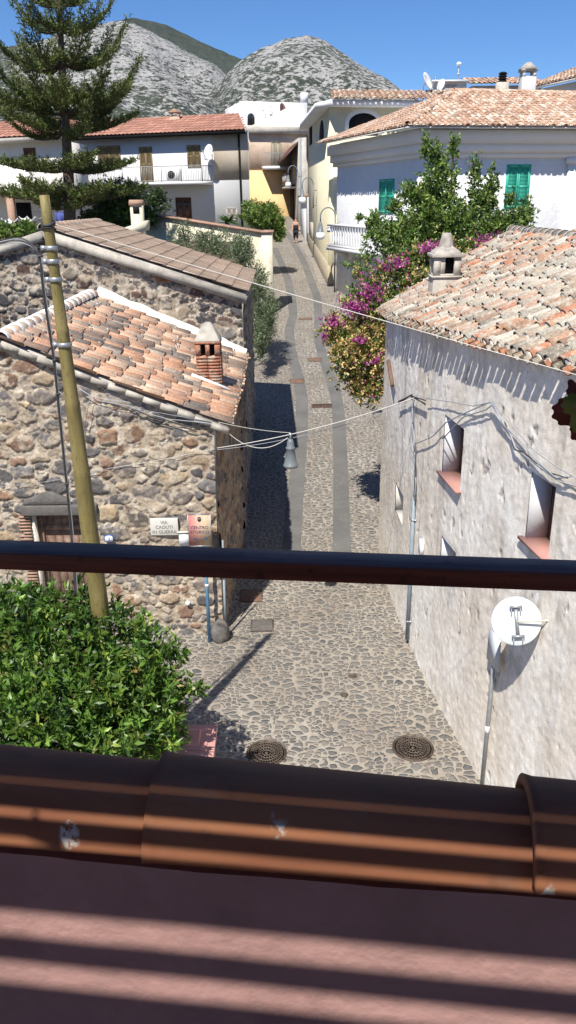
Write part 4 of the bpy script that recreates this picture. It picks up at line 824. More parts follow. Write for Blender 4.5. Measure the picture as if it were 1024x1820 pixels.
# ============================================================ PEACH HOUSE AT THE BEND
ph = thing('peach_house', 'peach and ochre house closing the street view with small iron balcony', 'house')
FP = Face(tuple(PY(442, 300, 76)[:2]), tuple(PY(549, 300, 78)[:2])); zt = FP.uz(495, 226)[1]; zm = FP.uz(495, 303)[1]
mb = MB(); FP.box(mb, 0, FP.W, zm, zt, -5, 0); mb.build('walls', M['peach'], ph); mb = MB(); FP.box(mb, 0, FP.W, 2, zm, -5, .05); mb.build('lower_wall', M['ochre'], ph)
mb = MB(); FP.box(mb, -.1, FP.W+.1, zt-.55, zt+.02, -.3, .35); mb.build('parapet_band', M['greywall'], ph)
shutters(FP, FP.rect(482, 252, 499, 296), ph, plain('beige_shutter', (.30, .26, .19), .6), 'balcony_door', False)
u0, u1, z0, z1 = FP.rect(465, 296, 514, 302); mb = MB(); FP.box(mb, u0, u1, z0, z1, 0, 1.1); bb = mb.build('balcony', M['white'], ph); mb = MB()
for k in range(22):
    uu = u0+(u1-u0)*k/21; mb.tube([FP.at(uu, z1, 1.05), FP.at(uu, z1+1.05, 1.05)], .014, 4)
mb.tube([FP.at(u0, z1+1.05, 1.05), FP.at(u1, z1+1.05, 1.05)], .025, 4); mb.build('balcony_rail', M['railing'], bb)
mb = MB(); a, b, c = FP.at(.2, zt, .1), FP.at(FP.W-.1, zt, .1), FP.px(530, 188)+np.array([0, 3.5, .6]); mb.add([a, b, c, c+(.6, 3, 0), a+(0, 6, 0)], [(0, 1, 2), (1, 3, 2), (0, 2, 4), (2, 3, 4)]); mb.build('roof', M['pale_sunlit_yellow'], ph); bpy.context.scene.objects[-1] if False else None
fw_ = thing('white_rooftop_house', 'bright white flat house with arched blue window behind the peach house', 'house')
FW_ = Face(tuple(PY(430, 200, 92)[:2]), tuple(PY(546, 200, 94)[:2])); zt = FW_.uz(480, 181)[1]; mb = MB(); FW_.box(mb, 0, FW_.W, 3, zt, -8, 0); mb.build('walls', M['white'], fw_)
arch(FW_, 440, 452, 201, 222, fw_, M['glass'], frame=.05)
mb = MB(); FW_.box(mb, FW_.uz(544, 190)[0]-.35, FW_.uz(544, 190)[0]+.35, zt, zt+1, -1, -.3); mb.build('chimney', M['white'], fw_)
def dish(p, r_, face, label, cat='satellite dish', post=1.0, grp=None, mat='dishw'):
    t = thing('satellite_dish', label, cat, p, 0, grp); F_ = unit(face); S_ = unit(np.cross(F_, (0, 0, 1))); U_ = np.cross(S_, F_); Mx = np.array([S_, U_, F_]).T
    mb = MB(); pr = [(0, 0), (r_*.35, .02*r_*2), (r_*.7, .08*r_*2), (r_, .17*r_*2), (r_*1.0, .19*r_*2), (r_*.7, .105*r_*2), (0, .03)]; mb.lathe(pr, (0, 0, 0), 24, Mx); mb.build('reflector', M[mat], t, True)
    mb = MB(); tip = F_*r_*1.25-U_*r_*.1; mb.tube([-U_*r_*.95+F_*.1, tip], r_*.03+.008, 6); mb.tube([tip, tip-F_*r_*.18], r_*.09, 8); mb.build('feed_arm', M['galv'], t)
    mb = MB(); mb.tube([-F_*.04, -F_*r_*.3, -F_*r_*.3-np.array([0, 0, post])], .03, 6); mb.build('mast', M['galv'], t); return t
dish(FW_.px(478, 199, .6), .75, (-.9, -.5, .2), 'white satellite dish on the wall of the bright white house'); dish(FW_.px(497, 197, .6), .65, (.9, -.5, .2), 'terracotta coloured satellite dish on the bright white house', mat='sill')

# ============================================================ LONG WHITE HOUSE WITH BALCONY
lh = thing('long_white_house', 'long white house with orange tiled roof, iron balcony and olive shutters', 'house')
e_ = PY(443, 300, 62); l_ = np.array([e_[0]-13.2, e_[1]+4.8]); FL = Face(tuple(l_), tuple(e_[:2])); zt = FL.uz(300, 240)[1]
fr_ = PY(425, 300, 70); fl_ = FL.at(0, 0, -8); mb = MB(); mb.prism([(*FL.at(0, 0)[:2], 4), (*FL.at(FL.W, 0)[:2], 4), (fr_[0], fr_[1], 4), (fl_[0], fl_[1], 4)], (0, 0, zt-4)); mb.build('walls', M['white'], lh)
u0, u1, z0, z1 = FL.rect(380, 236, 443, 319); mb = MB(); FL.box(mb, u0, FL.W-.02, z0, zt-.02, -.1, .03); mb.build('bare_render_patch', M['bare'], lh)
zo = zt+.05; Pr = [FL.at(-.4, zo, .8), FL.at(FL.W+.1, zo, .8), FL.at(FL.W-2.6, zo+1.55, -4.5), FL.at(-.4, zo+1.55, -4.5)]
roof_poly('roof', Pr, lh, 'orange', .34, .8, .15, M['orange_roof'], M['dark'], 50, jit=.1, flat=.35, chan_ext=.0, thick=.22)
mb = MB(); mb.add([Pr[1], (fr_[0], fr_[1]+.5, zo), Pr[2]], [(0, 1, 2)]); mb.add([Pr[2], Pr[3], FL.at(-.4, zo, -8.5), (fr_[0], fr_[1]+.5, zo)], [(0, 1, 2, 3)]); mb.build('roof_back', M['brick'], lh)
for r4 in ((175, 260, 214, 300), (250, 262, 271, 322), (334, 259, 356, 297)): shutters(FL, FL.rect(*r4), lh, M['shutter_olive'], label=None)
u0, u1, z0, z1 = FL.rect(315, 353, 339, 389); mb = MB(); FL.box(mb, u0-.08, u1+.08, z0, z1+.08, 0, .04); dd = mb.build('door', M['brown'], lh); um = (u0+u1)/2
for a, b in ((u0, um-.02), (um+.02, u1)):
    mb = MB(); FL.box(mb, a+.12, b-.12, z0+(z1-z0)*.55, z1-.15, .03, .055); mb.build('pane', M['glass'], dd); mb = MB(); FL.box(mb, a+.12, b-.12, z0+.2, z0+(z1-z0)*.48, .03, .06); mb.build('door_panel', M['rust'], dd)
shutters(FL, FL.rect(404, 370, 421, 392), lh, M['greywall'])
zs = FL.uz(330, 324)[1]; ub0, ub1 = 0, FL.uz(379, 324)[0]; mb = MB(); FL.box(mb, ub0, ub1, zs-.2, zs, 0, 1.9); bb = mb.build('balcony', M['white'], lh); mb = MB(); n = 84
for k in range(n+1): uu = ub0+(ub1-ub0)*k/n; mb.tube([FL.at(uu, zs, 1.85), FL.at(uu, zs+1.05, 1.85)], .016 if k % 12 else .035, 4)
for k in range(8): mb.tube([FL.at(ub1, zs, .25*k), FL.at(ub1, zs+1.05, .25*k)], .016, 4)
for z in (.08, 1.05): mb.tube([FL.at(ub0, zs+z, 1.85), FL.at(ub1, zs+z, 1.85), FL.at(ub1, zs+z, .1)], .028, 4)
mb.build('balcony_rail', plain('pale_iron', (.30, .30, .30), .5), bb)
mb = MB(); ud = FL.uz(427, 300)[0]; mb.tube([FL.at(ud, zt, .12), FL.at(ud+.1, 5, .12)], .07); mb.build('drainpipe', M['dark'], lh)
ac = thing('air_conditioner', 'white air conditioner with round grille on the long balcony', 'air conditioner'); u0, u1, z0, z1 = FL.rect(308, 301, 329, 319); mb = MB(); FL.box(mb, u0, u1, zs+.08, zs+.9, .6, 1.1); mb.build('casing', M['dishw'], ac)
Mx = np.array([FL.u, [0, 0, 1], FL.n]).T; mb = MB(); mb.lathe([(.28, 0), (.28, .03), (0, .03)], FL.at(u0+(u1-u0)*.42, zs+.5, 1.1), 18, Mx); mb.build('fan_grille', M['dark'], ac)
dish(FL.px(381, 273, .7), .55, (-.75, -.6, .25), 'white satellite dish on the corner of the long balcony', post=.6)
def small_chimney(p, w_, h_, mat, label, cap='tile'):
    t = thing('chimney', label, 'chimney', p); mb = MB(); mb.box((0, 0, h_/2), (w_, w_, h_)); mb.build('stack', mat, t, bevel=.01); mb = MB()
    for sx in (-1, 1):
        for sy in (-1, 1): mb.box((sx*w_*.38, sy*w_*.38, h_+.1*w_*2), (w_*.2, w_*.2, w_*.4))
    mb.box((0, 0, h_+.015), (w_*.94, w_*.94, .03)); mb.build('vents', mat, t); mb = MB()
    if cap == 'tile': mb.box((0, 0, h_+w_*.45), (w_*1.2, w_*1.2, .07)); mb.prism([(-w_*.6, -w_*.6, h_+w_*.5), (w_*.6, -w_*.6, h_+w_*.5), (0, -w_*.6, h_+w_*.75)], (0, w_*1.2, 0)); mb.build('cap', M['brick'], t)
    elif cap == 'cone': mb.box((0, 0, h_+w_*.44), (w_*1.15, w_*1.15, .08)); mb.lathe([(w_*.75, 0), (w_*.35, w_*.35), (w_*.15, w_*.5), (0, w_*.52)], (0, 0, h_+w_*.48), 8); mb.build('cap', M['cement'], t)
    return t
small_chimney(FL.px(273, 220, -3.5)-np.array([0, 0, .2]), .75, .9, M['peach'], 'square rendered chimney on the orange roof of the long white house')
mb = MB(); f_ = thing('tiled_roof_strip_house', 'dark tiled house roof just above the long orange roof', 'house'); q0, q1 = PY(246, 217, 74), PY(366, 209, 78)
tile_roof('roof', q0-(0, 0, .2), unit((q1-q0)*(1, 1, 0)), unit((0, 1, .3)), np.linalg.norm(q1-q0), 1.2, .4, .6, .15, PAL['red'], f_, M['tile'], 3); mb.box(((q0+q1)/2)-np.array([0, -2, 4.4]), (6, 4, 8)); mb.build('walls', M['bare'], f_)

# leftmost white house with porch
mh = thing('porch_house', 'white house with orange roof and brick porch pillar behind the pine', 'house'); FM = Face(tuple(PY(-140, 300, 57)[:2]), tuple(PY(118, 300, 56)[:2])); zt = FM.uz(50, 251)[1]
mb = MB(); FM.box(mb, 0, FM.W, 4, zt, -4.2, 0); mb.build('walls', M['offwhite'], mh)
roof_poly('roof', [FM.at(-.4, zt, .7), FM.at(FM.W+.2, zt+.25, .7), FM.at(FM.W+.2, zt+1.5, -5), FM.at(-.4, zt+1.5, -5)], mh, 'orange', .34, .8, .15, M['orange_roof'], M['greywall'], 51, jit=.1, flat=.35, chan_ext=0, thick=.3)
shutters(FM, FM.rect(45, 264, 64, 303), mh, M['brown']); shutters(FM, FM.rect(-22, 286, -3, 318), mh, M['brown'])
u0, u1, z0, z1 = FM.rect(31, 360, 57, 404); mb = MB(); FM.box(mb, u0, u1, z0, z1, 0, .05); mb.build('door', M['dark'], mh)
zp = FM.uz(60, 343)[1]; mb = MB(); FM.box(mb, 0, FM.uz(108, 340)[0], zp-.18, zp, 0, 2.2); mb.build('porch_slab', M['white'], mh)
u_ = FM.uz(43, 370)[0]; mb = MB(); FM.box(mb, u_-.2, u_+.2, 5, zp-.18, 1.8, 2.2); mb.build('porch_pillar', M['brick'], mh)
u0, u1, z0, z1 = FM.rect(98, 356, 107, 374); mb = MB(); FM.box(mb, u0, u1, z0, z1, -.0, .05); mb.build('window', M['brown'], mh)
t = thing('laundry', 'blue cloth hanging beside the pine trunk', 'cloth'); p = PY(110, 388, 46); rs = np.random.RandomState(1)
k = np.linspace(-.33, .33, 14); V = [(x, .05*math.sin(x*22), z+.03*math.sin(x*9)) for z in (-.35, 0, .32) for x in k]; me = fast_mesh('sheet', V, np.array([[r*14+i, r*14+i+1, (r+1)*14+i+1, (r+1)*14+i] for r in range(2) for i in range(13)])); o = link('cloth_sheet', me, M['cloth_blue'], t); sm_ = o.modifiers.new('s', 'SOLIDIFY'); sm_.thickness = .01; t.location = p
mb = MB(); mb.tube([(-1.5, 0, .34), (1.5, 0, .36)], .01, 4); mb.build('line', M['cable'], t)
for i, (x, y) in enumerate(((26, 401), (57, 398))):
    t = thing('white_parasol', ['white sagging cloth awning left of the brick pillar', 'white sagging cloth awning right of the brick pillar'][i], 'awning', PY(x, y, 38)); V = []; n = 7
    for a in range(n):
        for b in range(n): X_, Y_ = (a/(n-1)-.5), (b/(n-1)-.5); V.append((X_*.75, Y_*1.2, .22*(2*X_)**2*(1 if (X_ < 0) == (i == 0) or True else 1)+.1*(Y_*2)**2))
    o = link('canopy', fast_mesh('canopy', V, np.array([[a*n+b, a*n+b+1, (a+1)*n+b+1, (a+1)*n+b] for a in range(n-1) for b in range(n-1)])), M['cloth_white'], t); sm_ = o.modifiers.new('s', 'SOLIDIFY'); sm_.thickness = .02
# behind-left roofs
bh = thing('background_house', 'pale house top with white wall at the left edge behind the orange roof', 'house'); mb = MB(); mb.box(PY(-30, 232, 75)-np.array([0, 0, 3]), (9, 5, 6.6)); mb.build('walls', M['white'], bh); p = PY(33, 226, 70)
tile_roof('roof', p-np.array([1.2, 0, .3]), (1, 0, 0), unit((0, 1, .4)), 3, 1.6, .35, .5, .14, PAL['pale'], bh, M['tile'], 6)

# garden wall with chimney pier
gw = thing('garden_wall', 'cream plastered garden wall with reddish coping above the street', 'wall'); R_ = PY(465, 414, 41.); L_ = PY(258, 381, 44.); Fg = Face((L_[0], L_[1]), (R_[0], R_[1]))
def gwz(u): return L_[2]+(R_[2]-L_[2])*u/Fg.W
pts = [Fg.at(0, 3.2), Fg.at(Fg.W, 1.6), Fg.at(Fg.W, R_[2]), Fg.at(0, L_[2])]; mb = MB(); mb.prism(pts, tuple(-Fg.n*.3)); mb.build('wall_face', M['gardenwall'], gw)
mb = MB(); mb.box((R_[0]+.26, 41.6, 4), (.5, 1.6, R_[2]*2-8.02)); mb.build('end_pier', M['gardenwall'], gw)
mb = MB(); mb.bar(Fg.at(0, L_[2]+.05, -.12), Fg.at(Fg.W, R_[2]+.05, -.12), .55, .10); mb.box((R_[0]+.28, 41.6, R_[2]+.05), (.62, 1.75, .1)); mb.build('coping', plain('wall_coping', (.36, .22, .16), .9, .2, 5), gw)
gp = thing('garden_pier', 'cream chimney pier with small clay tile hood in front of the hedge', 'chimney'); p = PY(247, 415, 36); zt = PY(246, 356, 36)[2]; mb = MB(); mb.box((p[0], 36, (p[2]+zt)/2-1), (.5, .5, zt-p[2]+2)); mb.build('stack', M['gardenwall'], gp)
mb = MB(); mb.box((p[0], 35.74, zt-.38), (.26, .03, .25)); mb.build('flue', M['dark'], gp); mb = MB(); mb.prism([(p[0]-.3, 35.7, zt-.2), (p[0]+.3, 35.7, zt-.2), (p[0]+.26, 35.7, zt+.02), (p[0]-.26, 35.7, zt+.02)], (0, .6, 0)); mb.build('cap', M['brick'], gp)
mb = MB(); q = PY(232, 402, 35); mb.prism([PY(200, 412, 34.5), PY(258, 392, 34.5), PY(258, 410, 34.5), PY(215, 425, 34.5)], (0, 1.2, 0)); mb.build('sloping_shed_wall', M['gardenwall'], gp)

# ============================================================ ROOFTOP THINGS AND HOUSES ON THE RIGHT
dish(PY(757, 148, 50), .52, (.75, -.45, .45), 'large white satellite dish on the flat roof left of the shed', post=1.1); dish(PY(786, 152, 49), .3, (-.8, -.5, .3), 'small white satellite dish fixed beside the rooftop shed door', post=.6)
t = thing('rooftop_shed', 'cream rooftop shed with grey wooden door and white slab', 'shed'); f = Face(tuple(PY(770, 160, 51)[:2]), tuple(PY(829, 160, 51)[:2])); z0, z1 = f.uz(800, 175)[1], f.uz(800, 146)[1]
mb = MB(); f.box(mb, 0, f.W, z0-1, z1, -1.6, 0); mb.build('walls', M['offwhite'], t); mb = MB(); f.box(mb, -.1, f.W+.1, z1, z1+.09, -1.8, .25); mb.build('roof', M['white'], t); u0, u1, a, b = f.rect(791, 148, 812, 172); mb = MB()
for k in range(6): f.box(mb, u0+(u1-u0)*k/6, u0+(u1-u0)*(k+.9)/6, a, b-.05, 0, .05)
mb.build('door', M['greywall'], t)
t = thing('antenna', 'thin rooftop antenna with small round head above the shed', 'antenna'); p = PY(814, 146, 51.5); zt = PY(814, 113, 51.5)[2]; mb = MB(); mb.tube([(p[0], p[1], p[2]-.3), (p[0], p[1], zt)], .025, 6); mb.build('mast', M['galv'], t); mb = MB(); mb.lathe([(.0, 0), (.14, .02), (.16, .1), (.1, .16), (0, .2)], (p[0], p[1], zt-.1), 10); mb.lathe([(0, 0), (.09, .03), (0, .1)], (p[0], p[1], zt-.55), 8); mb.build('head', M['dishw'], t)
t = thing('chimney', 'short rendered chimney with black louvred metal cowl', 'chimney'); p = PY(891, 170, 47); zt = PY(891, 147, 47)[2]; mb = MB(); mb.box((p[0], p[1], (p[2]+zt)/2-.2), (.58, .58, zt-p[2]+.4)); mb.build('stack', mm, t); mb = MB(); z = zt+.02
for k in range(4): mb.lathe([(.2, z), (.24, z+.03), (.16, z+.1)], (p[0], p[1], 0), 12); z += .12
mb.lathe([(.1, zt), (.1, z)], (p[0], p[1], 0), 10); mb.build('cowl', M['dark'], t)
t = small_chimney(PY(935, 172, 47)-np.array([0, 0, .3]), .72, PY(935, 138, 47)[2]-PY(935, 172, 47)[2]+.3, M['white'], 'tall white rendered chimney with open lantern top', 'cone')
t = thing('background_house', 'pale pink walled house with one row of roof tiles behind the white chimney', 'house'); f = Face(tuple(PY(838, 160, 54)[:2]), tuple(PY(962, 160, 54)[:2])); zt = f.uz(900, 152)[1]; mb = MB(); f.box(mb, 0, f.W, zt-4, zt, -4, 0); mb.build('walls', plain('pale_pink_wall', (.72, .60, .52), .9), t)
tile_roof('roof', f.at(-.1, zt+.02, .35), f.u, unit(-f.n+np.array([0, 0, .22])), f.W+.2, 3, .3, .5, .13, PAL['red'], t, M['tile'], 7)
t = thing('background_house', 'house at the right edge with rising tiled roof and shaded white wall', 'house'); f = Face(tuple(PY(952, 170, 50)[:2]), tuple(PY(1060, 170, 45)[:2])); z0, z1 = PY(952, 158, 50)[2], PY(1060, 128, 45)[2]+.1; mb = MB(); mb.prism([f.at(0, z0-4), f.at(f.W, z0-4), f.at(f.W, z0-.05), f.at(0, z0-.05)], tuple(-f.n*5)); mb.build('walls', M['white'], t)
roof_poly('roof', [f.at(-.4, z0-.0, .6), f.at(f.W+1, z0, .6), f.at(f.W+1, z0+1.9, -4.5), f.at(-.4, z0+1.7, -4.5)], t, 'pale', .3, .45, .13, M['tile'], M['white'], 61, plug=.4); arch(f, 985, 1006, 180, 200, t, M['dark'], frame=.1)

# ============================================================ VEGETATION
LEAFG = [(.070, .145, .024), (.105, .195, .030), (.15, .25, .042), (.042, .095, .02), (.25, .32, .06)]
def Yb(x, y, Y, *r): p = PY(x, y, Y); r = r if len(r) == 3 else (r[0],)*3; return (p[0], p[1], p[2], *r)
ci = thing('citrus_tree', 'dense glossy green citrus tree in the garden below the terrace', 'tree'); foliage('crown', ci, bush(
    [Yb(0, 1150, 8.75, .95, .9, .8), Yb(110, 1130, 8.75, .8, .8, .62), Yb(215, 1170, 8.55, .62, .7, .5), Yb(110, 1260, 7.95, .95, .9, .7), Yb(225, 1265, 8.05, .62, .65, .55), Yb(20, 1300, 7.35, .9, .8, .7), Yb(170, 1340, 7.45, .7, .6, .5), Yb(278, 1300, 8.15, .38, .4, .4), Yb(298, 1215, 8.35, .25, .25, .2), Yb(345, 1222, 8.45, .16, .16, .08), Yb(318, 1160, 8.65, .12, .12, .18)],
    3300, 10, .118, .021, LEAFG+[(.30, .24, .08)], [.29, .3, .17, .15, .07, .02], 5, upb=.75, twig=.09, shell=(.35, 1.05)))
trunk_limbs(ci, (-3.1, 8.4, 0), [PY(60, 1180, 8.35), PY(150, 1220, 8.25), PY(230, 1240, 8.25), PY(20, 1280, 7.65), PY(280, 1290, 8.15), PY(330, 1215, 8.35), PY(120, 1100, 8.65)], .09, seed=2)
mb = MB(); rs = np.random.RandomState(2)
for x, y in ((122, 1255), (32, 1160), (205, 1190)): c = PY(x, y, 8.05 if y > 1200 else 8.6); mb.lathe([(0, -.035), (.022, -.028), (.035, 0), (.024, .026), (0, .034)], c, 10)
mb.build('fruit', plain('green_fruit', (.16, .30, .03), .4), ci, True)
# gate pier of the garden wall below
gpz = PY(340, 1292, 8.6); t = thing('gate_pier', 'pink topped garden wall pier beside the citrus tree', 'pier'); X0, X1 = PY(300, 1310, 8.5)[0], PY(380, 1310, 8.5)[0]; zc = 1.05
mb = MB(); mb.box(((X0+X1)/2-.05, 8.7, zc/2-.05), (X1-X0-.12, .55, zc-.1)); mb.build('shaft', M['white'], t)
mb = MB(); mb.prism([(X0-.3, 8.38, zc), (X1, 8.38, zc), (X1, 9.05, zc), (X0-.3, 9.05, zc)], (0, 0, .07)); mb.prism([(X0-.3, 8.5, zc+.07), (X1-.1, 8.5, zc+.07), (X1-.1, 8.95, zc+.07), (X0-.3, 8.95, zc+.07)], (0, 0, .02)); mb.prism([(X0-.3, 8.55, zc+.09), (X0-.3, 8.72, zc+.22), (X0-.3, 8.92, zc+.09)], (X1-X0+.1, 0, 0)); mb.build('cap', M['pinkcap'], t, bevel=.02)
# bougainvillea
BG = [(.07, .14, .025), (.12, .20, .035), (.60, .45, .20), (.50, .34, .13), (.46, .05, .30), (.18, .2, .05)]
bo = thing('bougainvillea', 'bougainvillea with magenta and dried tan bracts hanging over the street corner', 'shrub')
V1 = bush([Yb(640, 640, 18.2, .62, .6, .75), Yb(605, 590, 18.4, .42, .4, .4), Yb(665, 585, 18.6, .55, .5, .5), Yb(655, 690, 18.0, .42, .35, .3), Yb(620, 625, 17.8, .35, .35, .45)], 2100, 8, .072, .026, BG, [.17, .10, .39, .24, .02, .08], 21, twig=.07, spread=1.3, shell=(.4, 1.08), rough=.6)
foliage('hanging_growth', bo, V1)
V2 = bush([Yb(700, 500, 19.5, .8, .6, .45), Yb(650, 540, 18.9, .5, .5, .32), Yb(740, 470, 20, .7, .6, .4), Yb(850, 440, 20, 1.0, .6, .22), Yb(730, 530, 18.9, .45, .4, .3), Yb(690, 545, 18.6, .4, .3, .3), Yb(790, 455, 20, .8, .5, .35), Yb(760, 500, 19, .5, .4, .3)], 2400, 8, .075, .026, BG, [.34, .22, .18, .07, .07, .12], 22, twig=.08, spread=1.3, rough=.7)
foliage('top_growth', bo, V2)
V3 = bush([Yb(632, 548, 18.2, .28, .25, .16), Yb(594, 572, 18.1, .16, .16, .1), Yb(660, 520, 18.6, .2, .2, .18), Yb(700, 470, 19.2, .25, .2, .12), Yb(640, 605, 17.6, .16, .12, .06), Yb(668, 640, 17.5, .14, .1, .05), Yb(885, 425, 19.6, .45, .3, .08), Yb(760, 440, 19.4, .22, .2, .08), Yb(576, 595, 18.1, .06, .06, .1)], 430, 6, .055, .026, [(.42, .06, .28), (.34, .05, .25), (.50, .14, .36)], [.4, .3, .3], 23, twig=.12, spread=1.5, rough=.9, shell=(.3, 1.5))
foliage('magenta_bracts', bo, V3)
trunk_limbs(bo, (2.75, 18.7, 4.6), [PY(640, 600, 18.3), PY(670, 560, 18.6), PY(650, 660, 18.2), PY(720, 500, 19.4), PY(610, 585, 18.4)], .05, seed=4, name='branches', bend=.05); mb = MB(); mb.tube([(2.9, 18.8, .4), (2.85, 18.8, 2.5), (2.75, 18.7, 4.7)], [.08, .07, .06], 8); mb.build('trunk', M['bark'], bo, True)
# laurel like tree behind the roof
lt = thing('laurel_tree', 'tall green tree with upright leafy shoots in front of the white house', 'tree')
LG = [(.11, .18, .04), (.16, .25, .055), (.07, .12, .03), (.26, .33, .075), (.38, .42, .11)]
V = bush([Yb(770, 405, 25, 1.25, 1.1, .85), Yb(715, 425, 24.5, 1.0, .9, .6), Yb(840, 410, 25, 1.2, 1, .65), Yb(780, 335, 25.2, .55, .6, .8), Yb(775, 280, 25.2, .25, .25, .45), Yb(757, 258, 25.2, .14, .14, .34), Yb(805, 262, 25.2, .16, .16, .35), Yb(905, 400, 24.5, .7, .6, .5), Yb(935, 385, 24.5, .22, .2, .45), Yb(843, 320, 25, .2, .2, .7), Yb(873, 330, 25, .18, .2, .6), Yb(860, 360, 25, .4, .4, .4), Yb(668, 395, 24.5, .28, .25, .28), Yb(735, 345, 24.8, .4, .4, .35), Yb(700, 365, 24.6, .2, .2, .2), Yb(640, 385, 24.4, .1, .1, .12), Yb(907, 355, 24.6, .14, .14, .3)],
         3600, 8, .135, .028, LG, [.32, .30, .2, .12, .06], 31, upb=1.0, twig=.12, rough=.45, shell=(.2, 1.08)); foliage('crown', lt, V)
trunk_limbs(lt, (4.8, 25, float(gz(25))), [PY(775, 270, 25.2), PY(720, 380, 24.6), PY(850, 340, 25), PY(900, 380, 24.6), PY(670, 400, 24.5), PY(806, 270, 25.2)], .14, seed=6)
t = thing('climber', 'thin green climber trailing down the white house wall', 'plant'); V = bush([Yb(640, 480, 30, .25, .2, .3), Yb(615, 470, 33, .2, .2, .12), Yb(650, 455, 28, .3, .2, .2), Yb(612, 532, 25, .16, .15, .1), Yb(630, 515, 24, .3, .2, .15)], 110, 6, .11, .03, LG, [.3, .3, .2, .1, .1], 33, twig=.2); foliage('foliage', t, V)
# olive shrubs
OG = [(.13, .17, .09), (.18, .22, .13), (.09, .125, .06), (.24, .28, .17)]
for i, (bl, lab, n) in enumerate(((([Yb(345, 435, 33.5, 1.0, .8, .5), Yb(325, 408, 33.5, .3, .3, .4), Yb(400, 435, 33, .9, .8, .5), Yb(372, 425, 33, .5, .5, .35)]), 'wispy grey green olive bush behind the flat tiled roof', 750),
                                  (([Yb(432, 448, 32, .5, .6, .55), Yb(455, 505, 32, .45, .7, .7), Yb(470, 570, 31.5, .45, .8, .9), Yb(474, 545, 34, .5, .6, .6), Yb(462, 600, 30.5, .25, .7, .8)]), 'grey green olive tree leaning over the street past the stone house', 1700))):
    t = thing('olive_tree', lab, 'tree'); foliage('crown', t, bush(bl, n, 9, .13, .014, OG, [.35, .3, .2, .15], 41+i, upb=1.3, twig=.22, rough=.6)); bp = (bl[0][0]+.2, bl[0][1], 3.0); trunk_limbs(t, bp if i == 0 else (-1.7, 32, 1.4), [b[:3] for b in bl[:3]], .10, seed=40+i)
# oleander / shrubs at the bend
t = thing('street_shrub', 'bright green straggly shrub spilling over the garden wall end at the bend', 'shrub'); foliage('crown', t, bush([Yb(465, 385, 50, 1.0, 1, .8), Yb(445, 375, 50.5, .5, .5, .6), Yb(490, 398, 50, .55, .6, .6), Yb(480, 372, 50.2, .5, .5, .35), Yb(497, 415, 50, .3, .4, .5)], 1200, 8, .17, .035, [(.10, .17, .03), (.16, .24, .05), (.06, .11, .02), (.25, .3, .08)], [.35, .3, .2, .15], 51, upb=.9, rough=.7, twig=.2)); trunk_limbs(t, PY(468, 430, 50), [PY(465, 380, 50), PY(490, 395, 50), PY(445, 372, 50)], .08, seed=51)
t = thing('hedge_shrub', 'round dark green hedge shrub behind the cream garden chimney', 'shrub'); foliage('crown', t, bush([Yb(175, 388, 42, .9, .8, .45), Yb(215, 378, 42.5, 1.1, 1, .75), Yb(250, 385, 43, .8, .8, .6), Yb(200, 350, 44, .8, .8, .5)], 1500, 8, .14, .045, [(.035, .075, .015), (.055, .11, .02), (.09, .16, .03)], [.4, .4, .2], 52)); trunk_limbs(t, PY(215, 400, 42.5), [PY(175, 385, 42), PY(215, 370, 42.5), PY(250, 380, 43)], .08, seed=52)
t = thing('climbing_shrub', 'dark climbing shrub against the long white house under the balcony', 'shrub'); foliage('crown', t, bush([Yb(265, 365, 57, 1.5, .6, .8), Yb(235, 345, 57, .8, .6, .8), Yb(280, 350, 57, .5, .5, .6)], 500, 7, .2, .05, [(.035, .065, .02), (.06, .1, .03)], [.5, .5], 53, rough=.7)); trunk_limbs(t, PY(265, 392, 57), [PY(265, 360, 57), PY(235, 345, 57)], .06, seed=53)
t = thing('garden_shrub', 'low light green shrub with fence at the far left garden', 'shrub'); foliage('crown', t, bush([Yb(15, 412, 32, .9, .6, .3), Yb(45, 408, 32, .5, .5, .3), Yb(-20, 408, 32, .9, .6, .4)], 420, 7, .13, .04, [(.10, .17, .03), (.16, .24, .05)], [.5, .5], 54)); trunk_limbs(t, PY(15, 430, 32), [PY(15, 410, 32)], .05, seed=5)
# cycad
t = thing('cycad', 'small palm like cycad rising behind the garden wall', 'plant', PY(404, 396, 50)); mb = MB(); rs = np.random.RandomState(9)
for k in range(34):
    a = rs.uniform(0, 6.28); e = rs.uniform(.15, 1.3); L = rs.uniform(.7, .95); pts = []
    for s in np.linspace(0, 1, 7): r_ = L*s*math.cos(e)*1.1; pts.append((r_*math.cos(a), r_*math.sin(a), L*s*math.sin(e)-.35*s*s*L))
    pts = np.array(pts); sd_ = np.array([-math.sin(a), math.cos(a), 0]); mb.col = np.array((.06, .12, .025))*rs.uniform(.6, 1.5)
    wds = .11*np.sin(np.linspace(.25, 3.0, 7)); V = np.vstack([pts-sd_*wds[:, None]-(0, 0, .02), pts, pts+sd_*wds[:, None]-(0, 0, .02)]); mb.add(V, [(i, i+1, 8+i, 7+i) for i in range(6)]+[(7+i, 8+i, 15+i, 14+i) for i in range(6)])
mb.build('fronds', M['leaf'], t, cols=True); mb = MB(); mb.tube([(0, 0, -.6), (0, 0, .05)], .14); mb.build('trunk', M['bark'], t)
